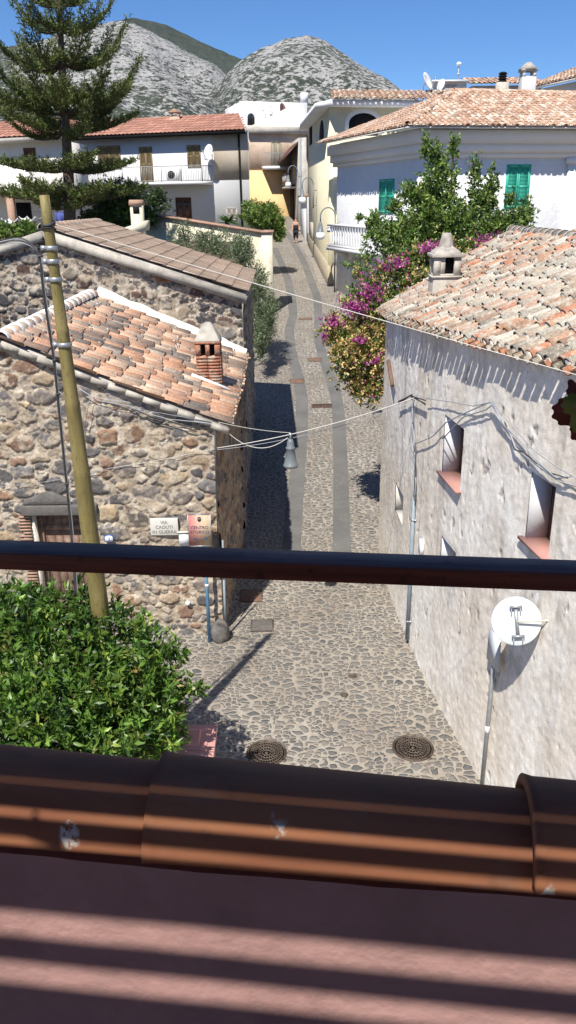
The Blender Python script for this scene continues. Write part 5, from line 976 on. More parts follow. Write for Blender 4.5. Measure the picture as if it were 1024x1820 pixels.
# Norfolk pine
pn = thing('norfolk_pine', 'tall Norfolk pine with tiered dark green branches at the left', 'tree'); YP = 40.; b0 = PY(121, 400, YP); tp = PY(104, -95, YP); mb = MB(); k = np.linspace(0, 1, 14)[:, None]
b0 = np.array([b0[0], YP, 5.8]); mb.tube(b0*(1-k)+tp*k+np.sin(k*7)*.04, np.linspace(.31, .05, 14), 10); mb.build('trunk', M['bark'], pn, True)
rs = np.random.RandomState(12); VV = []; FF = []; CC = []; off_ = 0; br = MB()
def add_branch(o, az, L, rise, dens=1.):
    """one araucaria limb: sagging then lifting tip, with short brushy twigs along both sides"""
    global off_
    n = 16; s = np.linspace(0, 1, n); d = np.array([math.cos(az), math.sin(az), 0]); zc_ = L*(rise*s-(.22 if rise > .2 else .07)*np.sin(s*math.pi)+(.20 if rise > .2 else .03)*s**3)
    pts = np.array(o)+d*(L*s)[:, None]+np.array([0, 0, 1.])*zc_[:, None]+np.array([-math.sin(az), math.cos(az), 0])*(np.sin(s*3+az)*L*.04)[:, None]
    br.tube(pts, np.linspace(.07, .018, n)*(.5+L*.12), 5); sd_ = np.array([-math.sin(az), math.cos(az), 0]); m = int(L*34*dens)
    for i in range(m):
        t = .13+.87*((i+rs.rand())/m); p = np.array([np.interp(t, s, pts[:, c]) for c in range(3)]); side = 1 if i % 2 else -1; tl = L*.17*(math.sin(min(1, (1-t)*1.5+.22)*1.5))*rs.uniform(.55, 1.2)+.12
        dr = unit(sd_*side*rs.uniform(.4, 1)+d*rs.uniform(.3, .9)+np.array([0, 0, rs.uniform(.1, .65)])); nn = max(5, int(tl*38)); q = rs.rand(nn, 1); B = p+dr*tl*q+np.array([0, 0, 1])*(q**2)*tl*.25
        dd_ = dr*.7+rs.normal(size=(nn, 3))*.55+np.array([0, 0, .35]); tone = rs.uniform(.65, 1.35); c = np.array([(.075, .105, .030), (.11, .14, .038), (.16, .18, .05)])[rs.choice(3, nn, p=[.45, .38, .17])]*tone
        V, F, C = leaf_cloud(B, dd_, .17, .021, c, rs=rs); VV.append(V); FF.append(F+off_); CC.append(C); off_ += len(V)
# tiers: photo height of the junction, limb length, rise
def trunkpt(y):
    z = PY(112, y, YP)[2]; t = (z-b0[2])/(tp[2]-b0[2]); return b0*(1-t)+tp*t
for y, L, rise, n, dn in ((-70, .8, .7, 5, .8), (-40, 1.2, .7, 5, .8), (5, 2.1, .50, 6, .9), (52, 2.5, .42, 6, .9), (112, 3.1, .30, 7, .9), (168, 3.3, .26, 7, .9), (205, 3.5, .22, 7, .95), (236, 3.0, .22, 6, .9), (300, 3.3, .08, 7, .8), (344, 3.9, .06, 7, .8), (356, 2.0, .0, 4, .6), (372, 1.5, .1, 3, .8)):
    a0 = rs.uniform(0, 6.28)
    for k in range(n):
        az = a0+k*6.283/n+rs.normal(0, .12); add_branch(trunkpt(y+rs.uniform(-5, 5)), az, L*rs.uniform(.82, 1.08), rise*rs.uniform(.8, 1.2), dn)
foliage('foliage', pn, (np.vstack(VV), np.vstack(FF), np.clip(np.vstack(CC), 0, 1)), 'needle'); br.build('branches', M['bark'], pn)
t = thing('conifer_shrub', 'drooping dark conifer below the right side of the pine', 'tree'); foliage('crown', t, bush([Yb(205, 345, 43, .8, .7, .8), Yb(190, 365, 43, .7, .7, .5), Yb(225, 360, 43, .5, .5, .6)], 900, 9, .14, .02, [(.035, .06, .022), (.06, .09, .03)], [.6, .4], 58, upb=-.4, rough=.6)); trunk_limbs(t, PY(205, 400, 43), [PY(205, 340, 43)], .08, seed=58)

# ============================================================ POLE, CABLES, LAMPS
up_ = thing('utility_pole', 'stout olive green utility pole with metal bands left of the signs', 'pole')
base = PZ(221, 1400); topp = PY(78.5, 345, 8.3)
prof = [(1400, 20), (1130, 18.5), (1060, 18.2), (960, 17.8), (845, 16.8), (839, 17.4), (834, 15.8), (722, 15.0), (716, 15.8), (711, 13.9), (590, 12.8), (584, 13.6), (580, 12.0), (490, 11.2), (390, 10.6), (346, 10.2)]
_tt = np.linspace(0, 1, 800)[:, None]; _pp = base*(1-_tt)+topp*_tt; _dd = _pp-CAM; _py = CY-FPX*(_dd@UP)/(_dd@FW)
def polepos(y): return _pp[np.argmin(np.abs(_py-y))]
pts = [polepos(y) for y, _ in prof]; rad = [.86*q*((p-CAM)@FW)/FPX for p, (_, q) in zip(pts, prof)]
mb = MB(); mb.tube(pts, rad, 20); mb.build('shaft', M['pole'], up_, True)
for y, r_ in ((441, 11.4), (464, 11.7), (497, 12.1), (612, 14.2)):
    p = polepos(y); rr = .86*r_*((p-CAM)@FW)/FPX+.003; mb = MB(); mb.lathe([(rr, -.022), (rr+.004, -.02), (rr+.004, .02), (rr, .022)], p, 20); mb.box(p+np.array([-rr-.015, -.02, 0]), (.05, .04, .05)); mb.build('metal_band', M['galv'], up_)
mb = MB(); rr = 9.4*((polepos(400)-CAM)@FW)/FPX
for k, yv in enumerate((396, 399, 403, 407)):
    p = polepos(yv); a = np.linspace(0, 6.4, 20); mb.tube(np.stack([p[0]+(rr+.012)*np.cos(a), p[1]+(rr+.012)*np.sin(a), p[2]+.02*np.sin(a+k)], 1), .011, 5)
mb.build('wire_lashing', M['cable'], up_)
cbn = thing('cable_bundle', 'bundle of grey and black cables running down the left side of the green pole', 'cable'); rs = np.random.RandomState(5)
for i, (m_, r_) in enumerate((('cable', .012), ('cableg', .011), ('cable', .010), ('cablew', .007), ('cableg', .010))):
    o_ = (i-2)*2.2; path = [(-30, 440+o_*.6, 8.6), (0, 432+o_, 8.5), (35, 425+o_, 8.4), (60, 436+o_*.7, 8.35), (74+o_*.3, 465, 12.7), (76+o_*.4, 500, 12.65), (85+o_*.5, 560, 12.6), (97+o_*.3, 640, 12.58), (105+o_*.4, 720, 12.56), (115+o_*.3, 820, 12.56), (124+o_*.5, 900, 12.56), (133+o_*.5, 1000, 12.58), (136+o_*.5, 1060, 12.6)]
    path = path[:4]+[(x, y, polepos(y)[1]-.02) for x, y, _ in path[4:]]; P_ = np.array([PY(*q) for q in path]); tt = np.linspace(0, len(P_)-1, 70); Q = np.stack([np.interp(tt, np.arange(len(P_)), P_[:, c]) for c in range(3)], 1); k_ = np.ones(5)/5
    for c in range(3): Q[2:-2, c] = np.convolve(Q[:, c], k_, 'valid')
    mb = MB(); mb.tube(Q+np.array([0, rs.uniform(-.02, .02), 0]), r_*.55, 6); mb.build('cable', M[m_], cbn)
for y in (455, 640, 700, 860):
    p = PY({455: 72, 640: 97, 700: 103, 860: 119}[y], y, polepos(y)[1]-.02); mb = MB(); mb.lathe([(.026, -.01), (.026, .01)], p, 8); mb.build('cable_tie', M['cable'], cbn)
def wire(a, b, sag, r_, mat, label, grp=None, n=24, name='overhead_wire'):
    a = np.array(a, float); b = np.array(b, float); k = np.linspace(0, 1, n)[:, None]; P_ = a*(1-k)+b*k-np.array([0, 0, 1])*4*sag*k*(1-k); mb = MB(); mb.tube(P_, r_*.8, 5); return tag(mb.build(name, M[mat]), label, 'wire', grp)
wire(polepos(398)+(.06, 0, 0), PY(1060, 676, 6.2), .015, .0055, 'cablew', 'pale wire stretching from the pole top across both roofs to the right')
yb_, zb_ = onwall(745, 706); wallpt = np.array([Xw(yb_)-.06, yb_, zb_]); wa = np.array([*PY(381, 797, 13.38)])
wire(wa, wallpt, .10, .010, 'cablew', 'thick pale suspension wire carrying the grey hanging lamp'); wire(wa+(-.01, 0, -.03), wallpt+(0, .1, -.09), .13, .006, 'cableg', 'thin grey wire just under the suspension wire')
tl = np.linspace(0, 1, 200)[:, None]; LP = wa*(1-tl)+wallpt*tl-np.array([0, 0, .4])*tl*(1-tl)
def proj(P): d = P-CAM; z = d@FW; return CX+FPX*(d@RT)/z, CY-FPX*(d@UP)/z
lx = np.array([proj(p)[0] for p in LP]); lp = LP[np.argmin(abs(lx-516))]
wire(PY(388, 750, 13.4), lp+(0, 0, .03), .03, .006, 'cablew', 'thin wire from the clay eave corner to the hanging lamp')
wire(PY(389, 752, 13.4), lp+(-.05, 0, -.06), .30, .009, 'cablew', 'slack white cable looping below the wires to the lamp')
wire(PY(190, 833, 13.4), wa, .02, .006, 'cablew', 'thin pale wire crossing the stone wall to its corner')
wire(PY(0, 865, 13.38), PY(190, 833, 13.38), .05, .005, 'cableg', 'faint grey wire low across the stone wall by the door')
# wire along the top of the front wall under the verge
mb = MB(); P_ = [PY(x, y, 13.34) for x, y in ((140, 690), (175, 712), (230, 722), (262, 735), (300, 745), (330, 748), (370, 752), (384, 758))]; mb.tube(P_, .008, 5); P_ = [PY(x, y, 13.33) for x, y in ((150, 760), (160, 705), (230, 715), (240, 722), (222, 716), (250, 728), (375, 750))]; mb.tube(P_, .006, 5); tag(mb.build('wall_cable', M['cableg']), 'tangled grey cable pinned under the roof verge of the stone house', 'cable')
mb = MB(); P_ = [PY(x, y, 13.33) for x, y in ((240, 728), (268, 740), (300, 748), (330, 757), (372, 762))]; mb.tube(P_, .012, 5); P_ = [PY(x, y, 13.36) for x, y in ((382, 765), (384, 850), (388, 960), (393, 1030))]; mb.tube(P_, .016, 6); tag(mb.build('wall_cable', M['cable']), 'black cable running to the corner and down the wall edge', 'cable')
t = thing('hanging_lamp', 'grey bell shaped street lamp hanging from the wires over the street', 'street lamp', lp); s_ = ((lp-CAM)@FW)/FPX
mb = MB(); mb.lathe([(0, -8*s_), (4*s_, -9*s_), (6*s_, -14*s_), (6.5*s_, -22*s_), (8.6*s_, -24*s_), (8.6*s_, -26*s_), (7.6*s_, -27*s_), (9.5*s_, -42*s_), (12*s_, -55*s_), (13.2*s_, -56*s_), (13.2*s_, -60*s_), (11.5*s_, -60*s_), (7*s_, -30*s_), (0, -30*s_)], n=24); mb.build('shade', M['greypaint'], t, True)
mb = MB(); mb.tube([(0, 0, .02), (0, 0, -10*s_)], 1.6*s_, 8); mb.box((0, 0, .0), (6*s_, 3*s_, 5*s_)); mb.build('hanger', M['galv'], t); mb = MB(); mb.lathe([(0, -50*s_), (9*s_, -52*s_), (10.5*s_, -57*s_), (0, -58.5*s_)], n=20); mb.build('lamp_glass', M['lampglass'], t, True)
def street_lamp(base, ztop, arc, sc__, dirv, label, zbot=None):
    t = thing('street_lamp', label, 'street lamp', group=None); b = np.array(base, float); d = unit(dirv); mb = MB(); mb.tube([b, (b[0], b[1], ztop)], .045*sc__, 10); mb.build('pole', M['greypaint'], t)
    a = np.linspace(0, math.pi, 16); P_ = np.array([np.array([b[0], b[1], ztop])+d*arc*(1-math.cos(x))+np.array([0, 0, 1])*arc*math.sin(x)*1.15 for x in a]); P_ = np.vstack([P_, P_[-1]-(0, 0, .25*sc__)]); mb = MB(); mb.tube(P_, .035*sc__, 8); mb.build('arm', M['greypaint'], t); e = P_[-1]
    mb = MB(); mb.lathe([(.06*sc__, 0), (.09*sc__, -.1*sc__), (.17*sc__, -.5*sc__), (.21*sc__, -.54*sc__)], e, 16); mb.build('shade', M['greypaint'], t, True); mb = MB(); mb.lathe([(.21*sc__, -.54*sc__), (.24*sc__, -.72*sc__), (.21*sc__, -.86*sc__), (.1*sc__, -.9*sc__), (0, -.91*sc__)], e, 16); mb.build('lamp_glass', M['lampglass'], t, True)
    for z in (-.35, -1.3): mb = MB(); mb.box((b[0]+.12*sc__, b[1], ztop+z*sc__), (.24*sc__, .05, .05)); mb.build('bracket', M['greypaint'], t)
    return t, e
p = PY(596, 385, 45.6); la, e = street_lamp((p[0], 45.6, PY(597, 500, 45.6)[2]-.6), p[2], .40, 1.0, (-1, -.12, 0), 'nearest curved grey street lamp at the white house corner')
sg = thing('street_sign', 'small blue and white sign on the nearest curved lamp post', 'sign'); q = PY(587, 408.5, 45.4); mb = MB(); mb.box(q, (.34, .02, .24)); mb.build('plate', M['bluesign'], sg); mb = MB(); mb.box(q-(0, .015, 0), (.30, .012, .12)); mb.build('white_band', M['enamel'], sg)
p = FY1.px(564, 328, .25); street_lamp((p[0], p[1], p[2]-1.4), p[2], .36, .95, (-1, -.25, 0), 'middle curved street lamp bracketed to the yellow house wall')
p = PY(529, 305, 66); street_lamp((p[0], p[1], 5.0), p[2], .36, .95, (-1, -.1, 0), 'farthest curved street lamp in front of the grey house')

# ============================================================ SIGNS ON THE STONE HOUSE
def text_obj(s, size, mat, parent, F, u, z, out, name='lettering', align='CENTER', sx=1., depth=.0015):
    c = bpy.data.curves.new(name, 'FONT'); c.body = s; c.size = size; c.align_x = align; c.extrude = depth; c.offset = .0004; c.resolution_u = 3
    tmp = bpy.data.objects.new('tmp', c); sc.collection.objects.link(tmp); dg = bpy.context.evaluated_depsgraph_get(); me = bpy.data.meshes.new_from_object(tmp.evaluated_get(dg)); bpy.data.objects.remove(tmp); me.materials.clear()
    o = link(name, me, mat, parent); p = F.at(u, z, out); o.matrix_world = Matrix(((F.u[0]*sx, 0, F.n[0], p[0]), (F.u[1]*sx, 0, F.n[1], p[1]), (0, 1, 0, p[2]), (0, 0, 0, 1))); return o
t = thing('street_name_plaque', 'pale marble plaque reading VIA CADUTI IN GUERRA on the stone wall', 'sign'); u0, u1, z0, z1 = H1.rect(268.5, 919.5, 317.5, 948.5); mb = MB(); H1.box(mb, u0, u1, z0, z1, .02, .075); mb.build('plate', M['marble'], t, bevel=.003); hh = z1-z0
for s, f in (('VIA', .70), ('CADUTI', .41), ('IN GUERRA', .12)): text_obj(s, hh*.27, M['letter'], t, H1, (u0+u1)/2, z0+hh*f, .078)
FSg = Face((-5.6, YF-.35), (-1.27, YF-.35)); t = thing('centro_storico_sign', 'pinkish panel sign reading CENTRO STORICO with two arrows and a crest', 'sign'); u0, u1, z0, z1 = FSg.rect(336, 914, 374.5, 968); z0 = z1-(u1-u0)*1.55; W_ = u1-u0
def m_panel():
    m = NT('sign_panel_print'); v = m.coord(); g = m.n('SeparateXYZ'); m.l(v, g.inputs[0]); k = m.math('ADD', m.math('MULTIPLY', m.math('SUBTRACT', g.outputs[0], FSg.at(u0, 0)[0]), 1/W_), m.math('MULTIPLY', m.math('SUBTRACT', m.noise(v, 26, 4, .6), .5), 1.1))
    return m.set(m.ramp(k, [(.1, (.48, .17, .15)), (.45, (.56, .33, .24)), (.8, (.60, .47, .31))]), .55)
mb = MB(); FSg.box(mb, u0, u1, z0, z1, 0, .02); mb.build('panel', m_panel(), t); mb = MB(); e = .012
for a, b, c, d in ((u0-e, u0, z0-e, z1+e), (u1, u1+e, z0-e, z1+e), (u0, u1, z1, z1+e), (u0, u1, z0-e, z0)): FSg.box(mb, a, b, c, d, -.005, .026)
mb.build('frame', M['galv'], t); H_ = z1-z0; cu = (u0+u1)/2
text_obj('CENTRO', W_*.205, M['letterblue'], t, FSg, cu, z1-W_*.71, .0215); text_obj('STORICO', W_*.205, M['letterblue'], t, FSg, cu, z1-W_*.93, .0215)
for sgn, cc in ((-1, cu-W_*.22), (1, cu+W_*.24)):
    mb = MB(); c0 = z1-W_*1.2; aw = W_*.11; pl_ = [(-1, .12), (.2, .12), (.2, .42), (1, 0), (.2, -.42), (.2, -.12), (-1, -.12)]; mb.prism([FSg.at(cc+sgn*x*aw, c0+y*aw, .021) for x, y in pl_], tuple(FSg.n*.004)); mb.build('arrow', M['arrowblue'], t)
mb = MB(); a = np.linspace(0, 6.283, 17)[:-1]; mb.prism([FSg.at(cu+math.cos(x)*W_*.10, z1-W_*.22+math.sin(x)*W_*.13, .021) for x in a], tuple(FSg.n*.003)); mb.build('crest', M['letter'], t)
mb = MB(); FSg.box(mb, cu-W_*.05, cu+W_*.05, z1-W_*.30, z1-W_*.16, .021, .028); FSg.box(mb, cu-W_*.07, cu+W_*.07, z1-W_*.14, z1-W_*.11, .021, .028); mb.build('crest_shield', M['rust'], t)
mb = MB(); pb = G(371, 1148); pt = FSg.at(cu+W_*.18, z1-.05, -.03); pb = np.array([pt[0]+.0, pt[1], 0]); mb.tube([pb, pt], .033, 12); mb.build('post', M['bluepipe'], t, True); mb = MB(); q = pt*.32+pb*.68; q[2] = PY(364, 1040, pt[1])[2]; mb.lathe([(.035, -.03), (.0355, .03)], q, 12); mb.build('sticker', M['enamel'], t)
t = thing('blank_plate', 'small blank white plate between the plaque and the sign', 'sign'); u0, u1, z0, z1 = H1.rect(319, 945, 338, 968); mb = MB(); H1.box(mb, u0, u1, z0, z1, .03, .06); mb.build('plate', M['enamel'], t); mb = MB(); H1.box(mb, u0-.02, u1+.02, z1, z1+.03, .02, .08); mb.build('hood', M['mortar'], t)
t = thing('house_number', 'oval white tile with blue number 2 right of the old door', 'sign'); u0, u1, z0, z1 = H1.rect(187, 949, 203.5, 961.5); mb = MB(); a = np.linspace(0, 6.283, 25)[:-1]; ra_, rb_ = (u1-u0)/2, (z1-z0)/2; sg_ = lambda v: math.copysign(abs(v)**.6, v)
mb.prism([H1.at((u0+u1)/2+sg_(math.cos(x))*ra_, (z0+z1)/2+sg_(math.sin(x))*rb_, .07) for x in a], tuple(-H1.n*.03)); mb.build('rim', M['bluesign'], t); mb = MB(); mb.prism([H1.at((u0+u1)/2+sg_(math.cos(x))*ra_*.86, (z0+z1)/2+sg_(math.sin(x))*rb_*.8, .073) for x in a], tuple(-H1.n*.03)); mb.build('plate', M['enamel'], t); text_obj('2', rb_*1.5, M['bluesign'], t, H1, (u0+u1)/2, (z0+z1)/2-rb_*.52, .075)
mb = MB(); p = PY(334, 1071, 13.38); mb.lathe([(.045, 0), (.045, .03), (.03, .035), (0, .03)], p, 14, np.array([[1, 0, 0], [0, 0, -1], [0, 1, 0]])); tag(mb.build('junction_disc', M['enamel']), 'small round white cap set in the stone wall low left of the blue post', 'disc')
mb = MB(); mb.tube([PY(398, 1030, 13.3), PY(401, 1112, 13.3)], .022, 8); mb.tube([PY(396, 960, 13.3), PY(398, 1030, 13.3)], .016, 8); tag(mb.build('conduit', M['conduit']), 'thin grey conduit at the corner of the stone house above the boulder', 'pipe')
bm = bmesh.new(); bmesh.ops.create_icosphere(bm, subdivisions=4, radius=1); c = G(391, 1142)
for v in bm.verts: n_ = float(fbm(np.array([v.co.x*1.5+5+v.co.z]), np.array([v.co.y*1.5+5-v.co.z]), 3, 4)[0]); v.co = Vector((v.co.x*.17*(.8+.4*n_), v.co.y*.17*(.8+.4*n_), v.co.z*.27*(.85+.3*n_)+.17))
me = bpy.data.meshes.new('boulder'); bm.to_mesh(me); bm.free(); me.polygons.foreach_set('use_smooth', [True]*len(me.polygons)); tag(link('boulder', me, M['basalt'], loc=(c[0], c[1]+.08, 0)), 'dark rounded boulder guarding the corner of the stone house', 'rock')

# ============================================================ GROUND FITTINGS
def manhole(c, rad, label, rot=0):
    t = thing('manhole_cover', label, 'manhole cover', (c[0], c[1], float(gz(c[1]))+.006), rot, None); mb = MB(); mb.lathe([(rad*1.0, 0), (rad*1.0, .012), (rad*.955, .012), (rad*.955, .0)], n=48); mb.box((rad*1.03, 0, .005), (rad*.16, rad*.2, .014)); mb.build('frame', M['iron'], t)
    mb = MB(); mb.lathe([(0, .004), (rad*.94, .004), (rad*.94, .0)][::-1], n=48)
    for r_ in (.93, .82, .62, .42, .22): mb.lathe([(rad*r_, .004), (rad*r_, .013), (rad*(r_-.045), .013), (rad*(r_-.045), .004)], n=40)
    mb.lathe([(rad*.1, .004), (rad*.08, .014), (0, .014)], n=14)
    for k, (ra_, rb_) in enumerate(((.80, .64), (.60, .44), (.40, .24))):
        n = (36, 24, 14)[k]
        for i in range(n):
            a = (i+.5*k)*2*math.pi/n; d = np.array([math.cos(a), math.sin(a), 0]); mb.bar(d*rad*ra_+(0, 0, .007), d*rad*rb_+(0, 0, .007), rad*.05, .01)
    mb.build('lid', M['iron'], t); return t
manhole(G(734, 1331), .315, 'round cast iron manhole cover beside the white plaster wall', -.9); manhole(G(474, 1340), .305, 'round cast iron manhole cover near the pink topped pier', -.6)
for i, (x, y, r_) in enumerate(((627, 1203, .065), (612, 1236, .058))):
    c = G(x, y); mb = MB(); mb.lathe([(r_*1.15, 0), (r_*1.15, .008), (r_, .010), (r_*.9, .004), (r_*.3, .004), (r_*.2, .01), (0, .01)], (c[0], c[1], .004), 18); tag(mb.build('valve_cover', M['iron']), ['small oval valve cover on the cobbles, farther of the two', 'small round valve cover on the cobbles, nearer of the two'][i], 'valve cover')
def plate(x, y, wx, wy, label, mat='slab', name='drain_cover', bars=0, rot=0, cat='drain cover'):
    c = G(x, y); sl_ = math.atan(float(gz(c[1]+.5)-gz(c[1]-.5))); t = thing(name, label, cat, (c[0], c[1], float(gz(c[1]))+.008)); t.rotation_euler = (sl_, 0, rot); mb = MB(); mb.box((0, 0, .004), (wx, wy, .016)); mb.build('lid', M[mat], t, bevel=.004)
    mb = MB(); e = .02
    for a in (-1, 1): mb.box((a*(wx/2+e/2), 0, .004), (e, wy+2*e, .02)); mb.box((0, a*(wy/2+e/2), .004), (wx, e, .02))
    mb.build('frame', M['iron'], t)
    if bars:
        mb = MB()
        for k in range(bars): mb.box((-wx/2+(k+.5)*wx/bars, 0, .015), (wx/bars*.45, wy, .012))
        mb.build('grating', M['rust'], t)
plate(466, 1113, .40, .42, 'rectangular dark stone drain cover at the tip of the pole shadow'); plate(447, 1060, .42, .5, 'stone drain cover half in the shade of the stone house', 'rust')
plate(572, 722, .68, .32, 'rusty barred gully grate between the wheel tracks', 'dark', 'gully_grate', 14, cat='grate'); plate(528, 678, .5, .45, 'square iron plate set in the left wheel track', 'rust'); plate(560, 640, .55, .4, 'brown slab cover in the cobbles above the gully grate', 'rust'); plate(543, 567, .6, .35, 'far brown drain slab between the tracks', 'rust')
# ============================================================ THINGS ON THE RIGHT WALL
yw, zw = onwall(741, 900); cd_ = thing('wall_conduit', 'grey blue conduit pipe rising up the rough plaster wall', 'pipe'); pb = onwall(727, 1160); pt = onwall(743, 880)
ym = pb[0]; mb = MB(); mb.tube([(Xw(ym)-.05, ym, .12), (Xw(ym)-.05, ym+.0, PY(743, 880, ym)[2])], .035, 10); mb.build('pipe', M['conduit'], cd_, True)
for z in (.5, 1.5, 2.5): mb = MB(); mb.lathe([(.04, -.015), (.04, .015)], (Xw(ym)-.05, ym, z), 10); mb.box((Xw(ym)-.01, ym, z), (.06, .09, .03)); mb.build('clamp', M['galv'], cd_)
rs = np.random.RandomState(14)
def wallpath(pts, r_, mat, jit=0, outs=.05, label=None, name='wall_cable', parent=None):
    P_ = []
    for x, y in pts: a, b = onwall(x, y); P_.append((Xw(a)-outs+rs.uniform(-1, 1)*jit*.3, a+rs.uniform(-1, 1)*jit, b+rs.uniform(-1, 1)*jit))
    P_ = np.array(P_); tt = np.linspace(0, len(P_)-1, len(P_)*5); Q = np.stack([np.interp(tt, np.arange(len(P_)), P_[:, c]) for c in range(3)], 1); mb = MB(); mb.tube(Q, r_, 5); o = mb.build(name, M[mat], parent)
    if label: tag(o, label, 'cable')
    return o
wc = thing('wire_tangle', 'tangled wires and insulators fixed high on the rough plaster wall', 'wires')
for k in range(5): wallpath([(738+k*1.5, 700+k*3), (742-k, 740), (738+k*2, 780), (746-k, 820), (742+k, 850), (744, 885)], .008, ['cableg', 'cable'][k % 2], .035, .07, parent=wc, name='cable')
for k in range(3): wallpath([(715, 715+k*2), (738, 705-k*2), (765, 712+k*3)], .010, 'cable', .03, .08, parent=wc, name='cable')
for i, pth in enumerate(([(744, 790), (775, 778), (800, 750), (830, 735), (870, 718), (882, 716), (895, 735), (905, 755), (930, 780), (965, 820), (1000, 850), (1024, 845)], [(795, 780), (830, 742), (850, 737), (872, 728), (884, 718), (893, 742), (915, 768), (925, 795), (950, 815), (1005, 858), (1040, 868)], [(765, 708), (810, 715), (850, 720), (885, 712), (910, 745), (960, 800), (1000, 830), (1040, 850)], [(905, 750), (918, 775), (922, 800), (940, 803), (975, 835), (1020, 850)])):
    wallpath(pth, .010 if i < 2 else .007, 'cableg' if i < 3 else 'cable', .015, .06, ['loose grey cable looping above the first window of the plaster wall', 'second grey cable sagging beside the first toward the near window', 'thin taut cable highest across the plaster wall', 'dark frayed cable hanging lowest above the near window'][i])
mb = MB(); a, b = onwall(752, 972); mb.box((Xw(a)-.03, a, b), (.06, .2, .26)); tag(mb.build('meter_box', M['enamel']), 'small white meter box on the plaster wall beside the conduit', 'box')
mb = MB(); a, b = onwall(697, 655); a2, b2 = onwall(705, 685); mb.tube([(Xw(a)-.08, a, b+.15), (Xw(a2)-.08, a2, b2)], .04, 8); tag(mb.build('waste_pipe', M['rust']), 'short rusty pipe on the far end of the plaster wall under the bougainvillea', 'pipe')
# round sign seen from behind, held off the wall by an arm, and the post with a lower plate
dc = PY(918, 1104, 8.1); gp_ = PZ(861, 1402); ax, ay = Xw(gp_[1])-.06, gp_[1]; rs_ = thing('signpost', 'grey metal post with a narrow edge on plate beside the plaster wall', 'signpost')
pt = np.array([ax, ay, 0]); tz = PY(882, 1120, ay)[2]; mb = MB(); mb.tube([(ax, ay, 0), (ax, ay, tz)], .029, 12); mb.build('pole', M['galv'], rs_, True)
u2 = unit((.16, -.98, 0)); v2 = np.cross((0, 0, 1), u2); mb = MB(); mb.box((ax-.035, ay-.07, tz-.25), (.36, .012, .46), M=np.array([u2, v2, (0, 0, 1)]).T); mb.build('plate', M['signwhite'], rs_)
for z in (tz-.1, tz-.4): mb = MB(); mb.lathe([(.036, -.02), (.036, .02)], (ax, ay, z), 12); mb.build('clamp', M['galv'], rs_)
mb = MB(); mb.lathe([(.0305, -.06), (.0305, .06)], (ax, ay, 1.0), 12); mb.build('sticker', M['enamel'], rs_)
rs_ = thing('round_traffic_sign', 'pale round traffic sign seen from behind on an arm from the plaster wall', 'traffic sign'); fc = unit(unit(dc-CAM)+np.array([-.12, .05, .12])); S_ = unit(np.cross((0, 0, 1), fc)); U_ = np.cross(fc, S_); Mx = np.array([S_, U_, fc]).T; rr = 43.5*((dc-CAM)@FW)/FPX
mb = MB(); mb.lathe([(0, 0), (rr*.985, 0), (rr, .004), (rr, .014), (rr*.985, .018), (0, .018)], dc, 48, Mx); mb.build('disc', M['signwhite'], rs_)
bk_ = -fc; U2 = unit(U_+S_*.13); S2 = np.cross(U2, fc); mb = MB(); mb.bar(dc-U2*rr*.62+bk_*.03, dc+U2*rr*.62+bk_*.03, .04, .03, up=tuple(fc)); mb.build('spine', M['galv'], rs_)
for s in (-1, 1):
    c = dc+U2*rr*.6*s+bk_*.05; mb = MB(); mb.bar(c-S2*.07, c+S2*.07, .028, .03, up=tuple(fc))
    for q in (-1, 1): mb.tube([c+S2*.05*q, c+S2*.05*q+bk_*.045-U_*.05], .006, 6)
    mb.build('clamp', M['galv'], rs_)
a_, b_ = onwall(976, 1103); mb = MB(); st_ = dc+bk_*.05; mb.tube([st_, (Xw(a_)+.02, a_, b_)], .012, 8); mb.build('wall_arm', plain('pale_steel', (.55, .52, .42), .5), rs_)
a_, b_ = onwall(952, 1175); mb = MB(); mb.tube([dc-U2*rr*.5+fc*.02, (Xw(8.9)+.02, 8.9, dc[2]-.35)], .022, 8); mb.build('wall_strut', M['galv'], rs_)

# ============================================================ PERSON WALKING
pf = G(526, 432); pe_ = thing('person', 'person in a black top and black knee length leggings walking toward the camera', 'person', (pf[0], pf[1], float(gz(pf[1]))))
def skin_body(name, verts, edges, radii, mat, parent, sub=2):
    me = bpy.data.meshes.new(name); me.from_pydata(verts, edges, []); o = link(name, me, mat, parent); m = o.modifiers.new('skin', 'SKIN'); m.use_smooth_shade = True
    for i, r_ in enumerate(radii): me.skin_vertices[0].data[i].radius = (r_, r_) if np.isscalar(r_) else r_
    me.skin_vertices[0].data[0].use_root = True; s = o.modifiers.new('sub', 'SUBSURF'); s.levels = s.render_levels = sub; return o
def sk(name, verts, edges, radii, mat, parent):
    me = bpy.data.meshes.new(name); me.from_pydata(verts, edges, []); o = link(name, me, mat, parent); m = o.modifiers.new('skin', 'SKIN'); m.use_smooth_shade = True
    if not me.skin_vertices: 
        bpy.context.view_layer.objects.active = o; 
        with bpy.context.temp_override(object=o, active_object=o): bpy.ops.mesh.customdata_skin_add()
    sv = me.skin_vertices[0].data
    for i, r_ in enumerate(radii): sv[i].radius = (r_, r_) if np.isscalar(r_) else r_; sv[i].use_root = (i == 0)
    s = o.modifiers.new('sub', 'SUBSURF'); s.levels = s.render_levels = 2; return o
V = [(0, 0, .92), (0, 0, 1.1), (0, 0, 1.3), (0, 0, 1.42), (0, -.01, 1.5), (0, -.02, 1.58), (0, -.01, 1.68), (.15, 0, 1.38), (.24, .03, 1.12), (.25, -.06, .9), (.25, -.08, .82), (-.15, 0, 1.38), (-.23, -.02, 1.12), (-.24, -.1, .9), (-.24, -.12, .82),
     (.09, 0, .86), (.10, -.10, .5), (.10, -.02, .1), (.10, -.14, .04), (-.09, 0, .86), (-.10, .06, .5), (-.10, .24, .14), (-.10, .14, .04)]
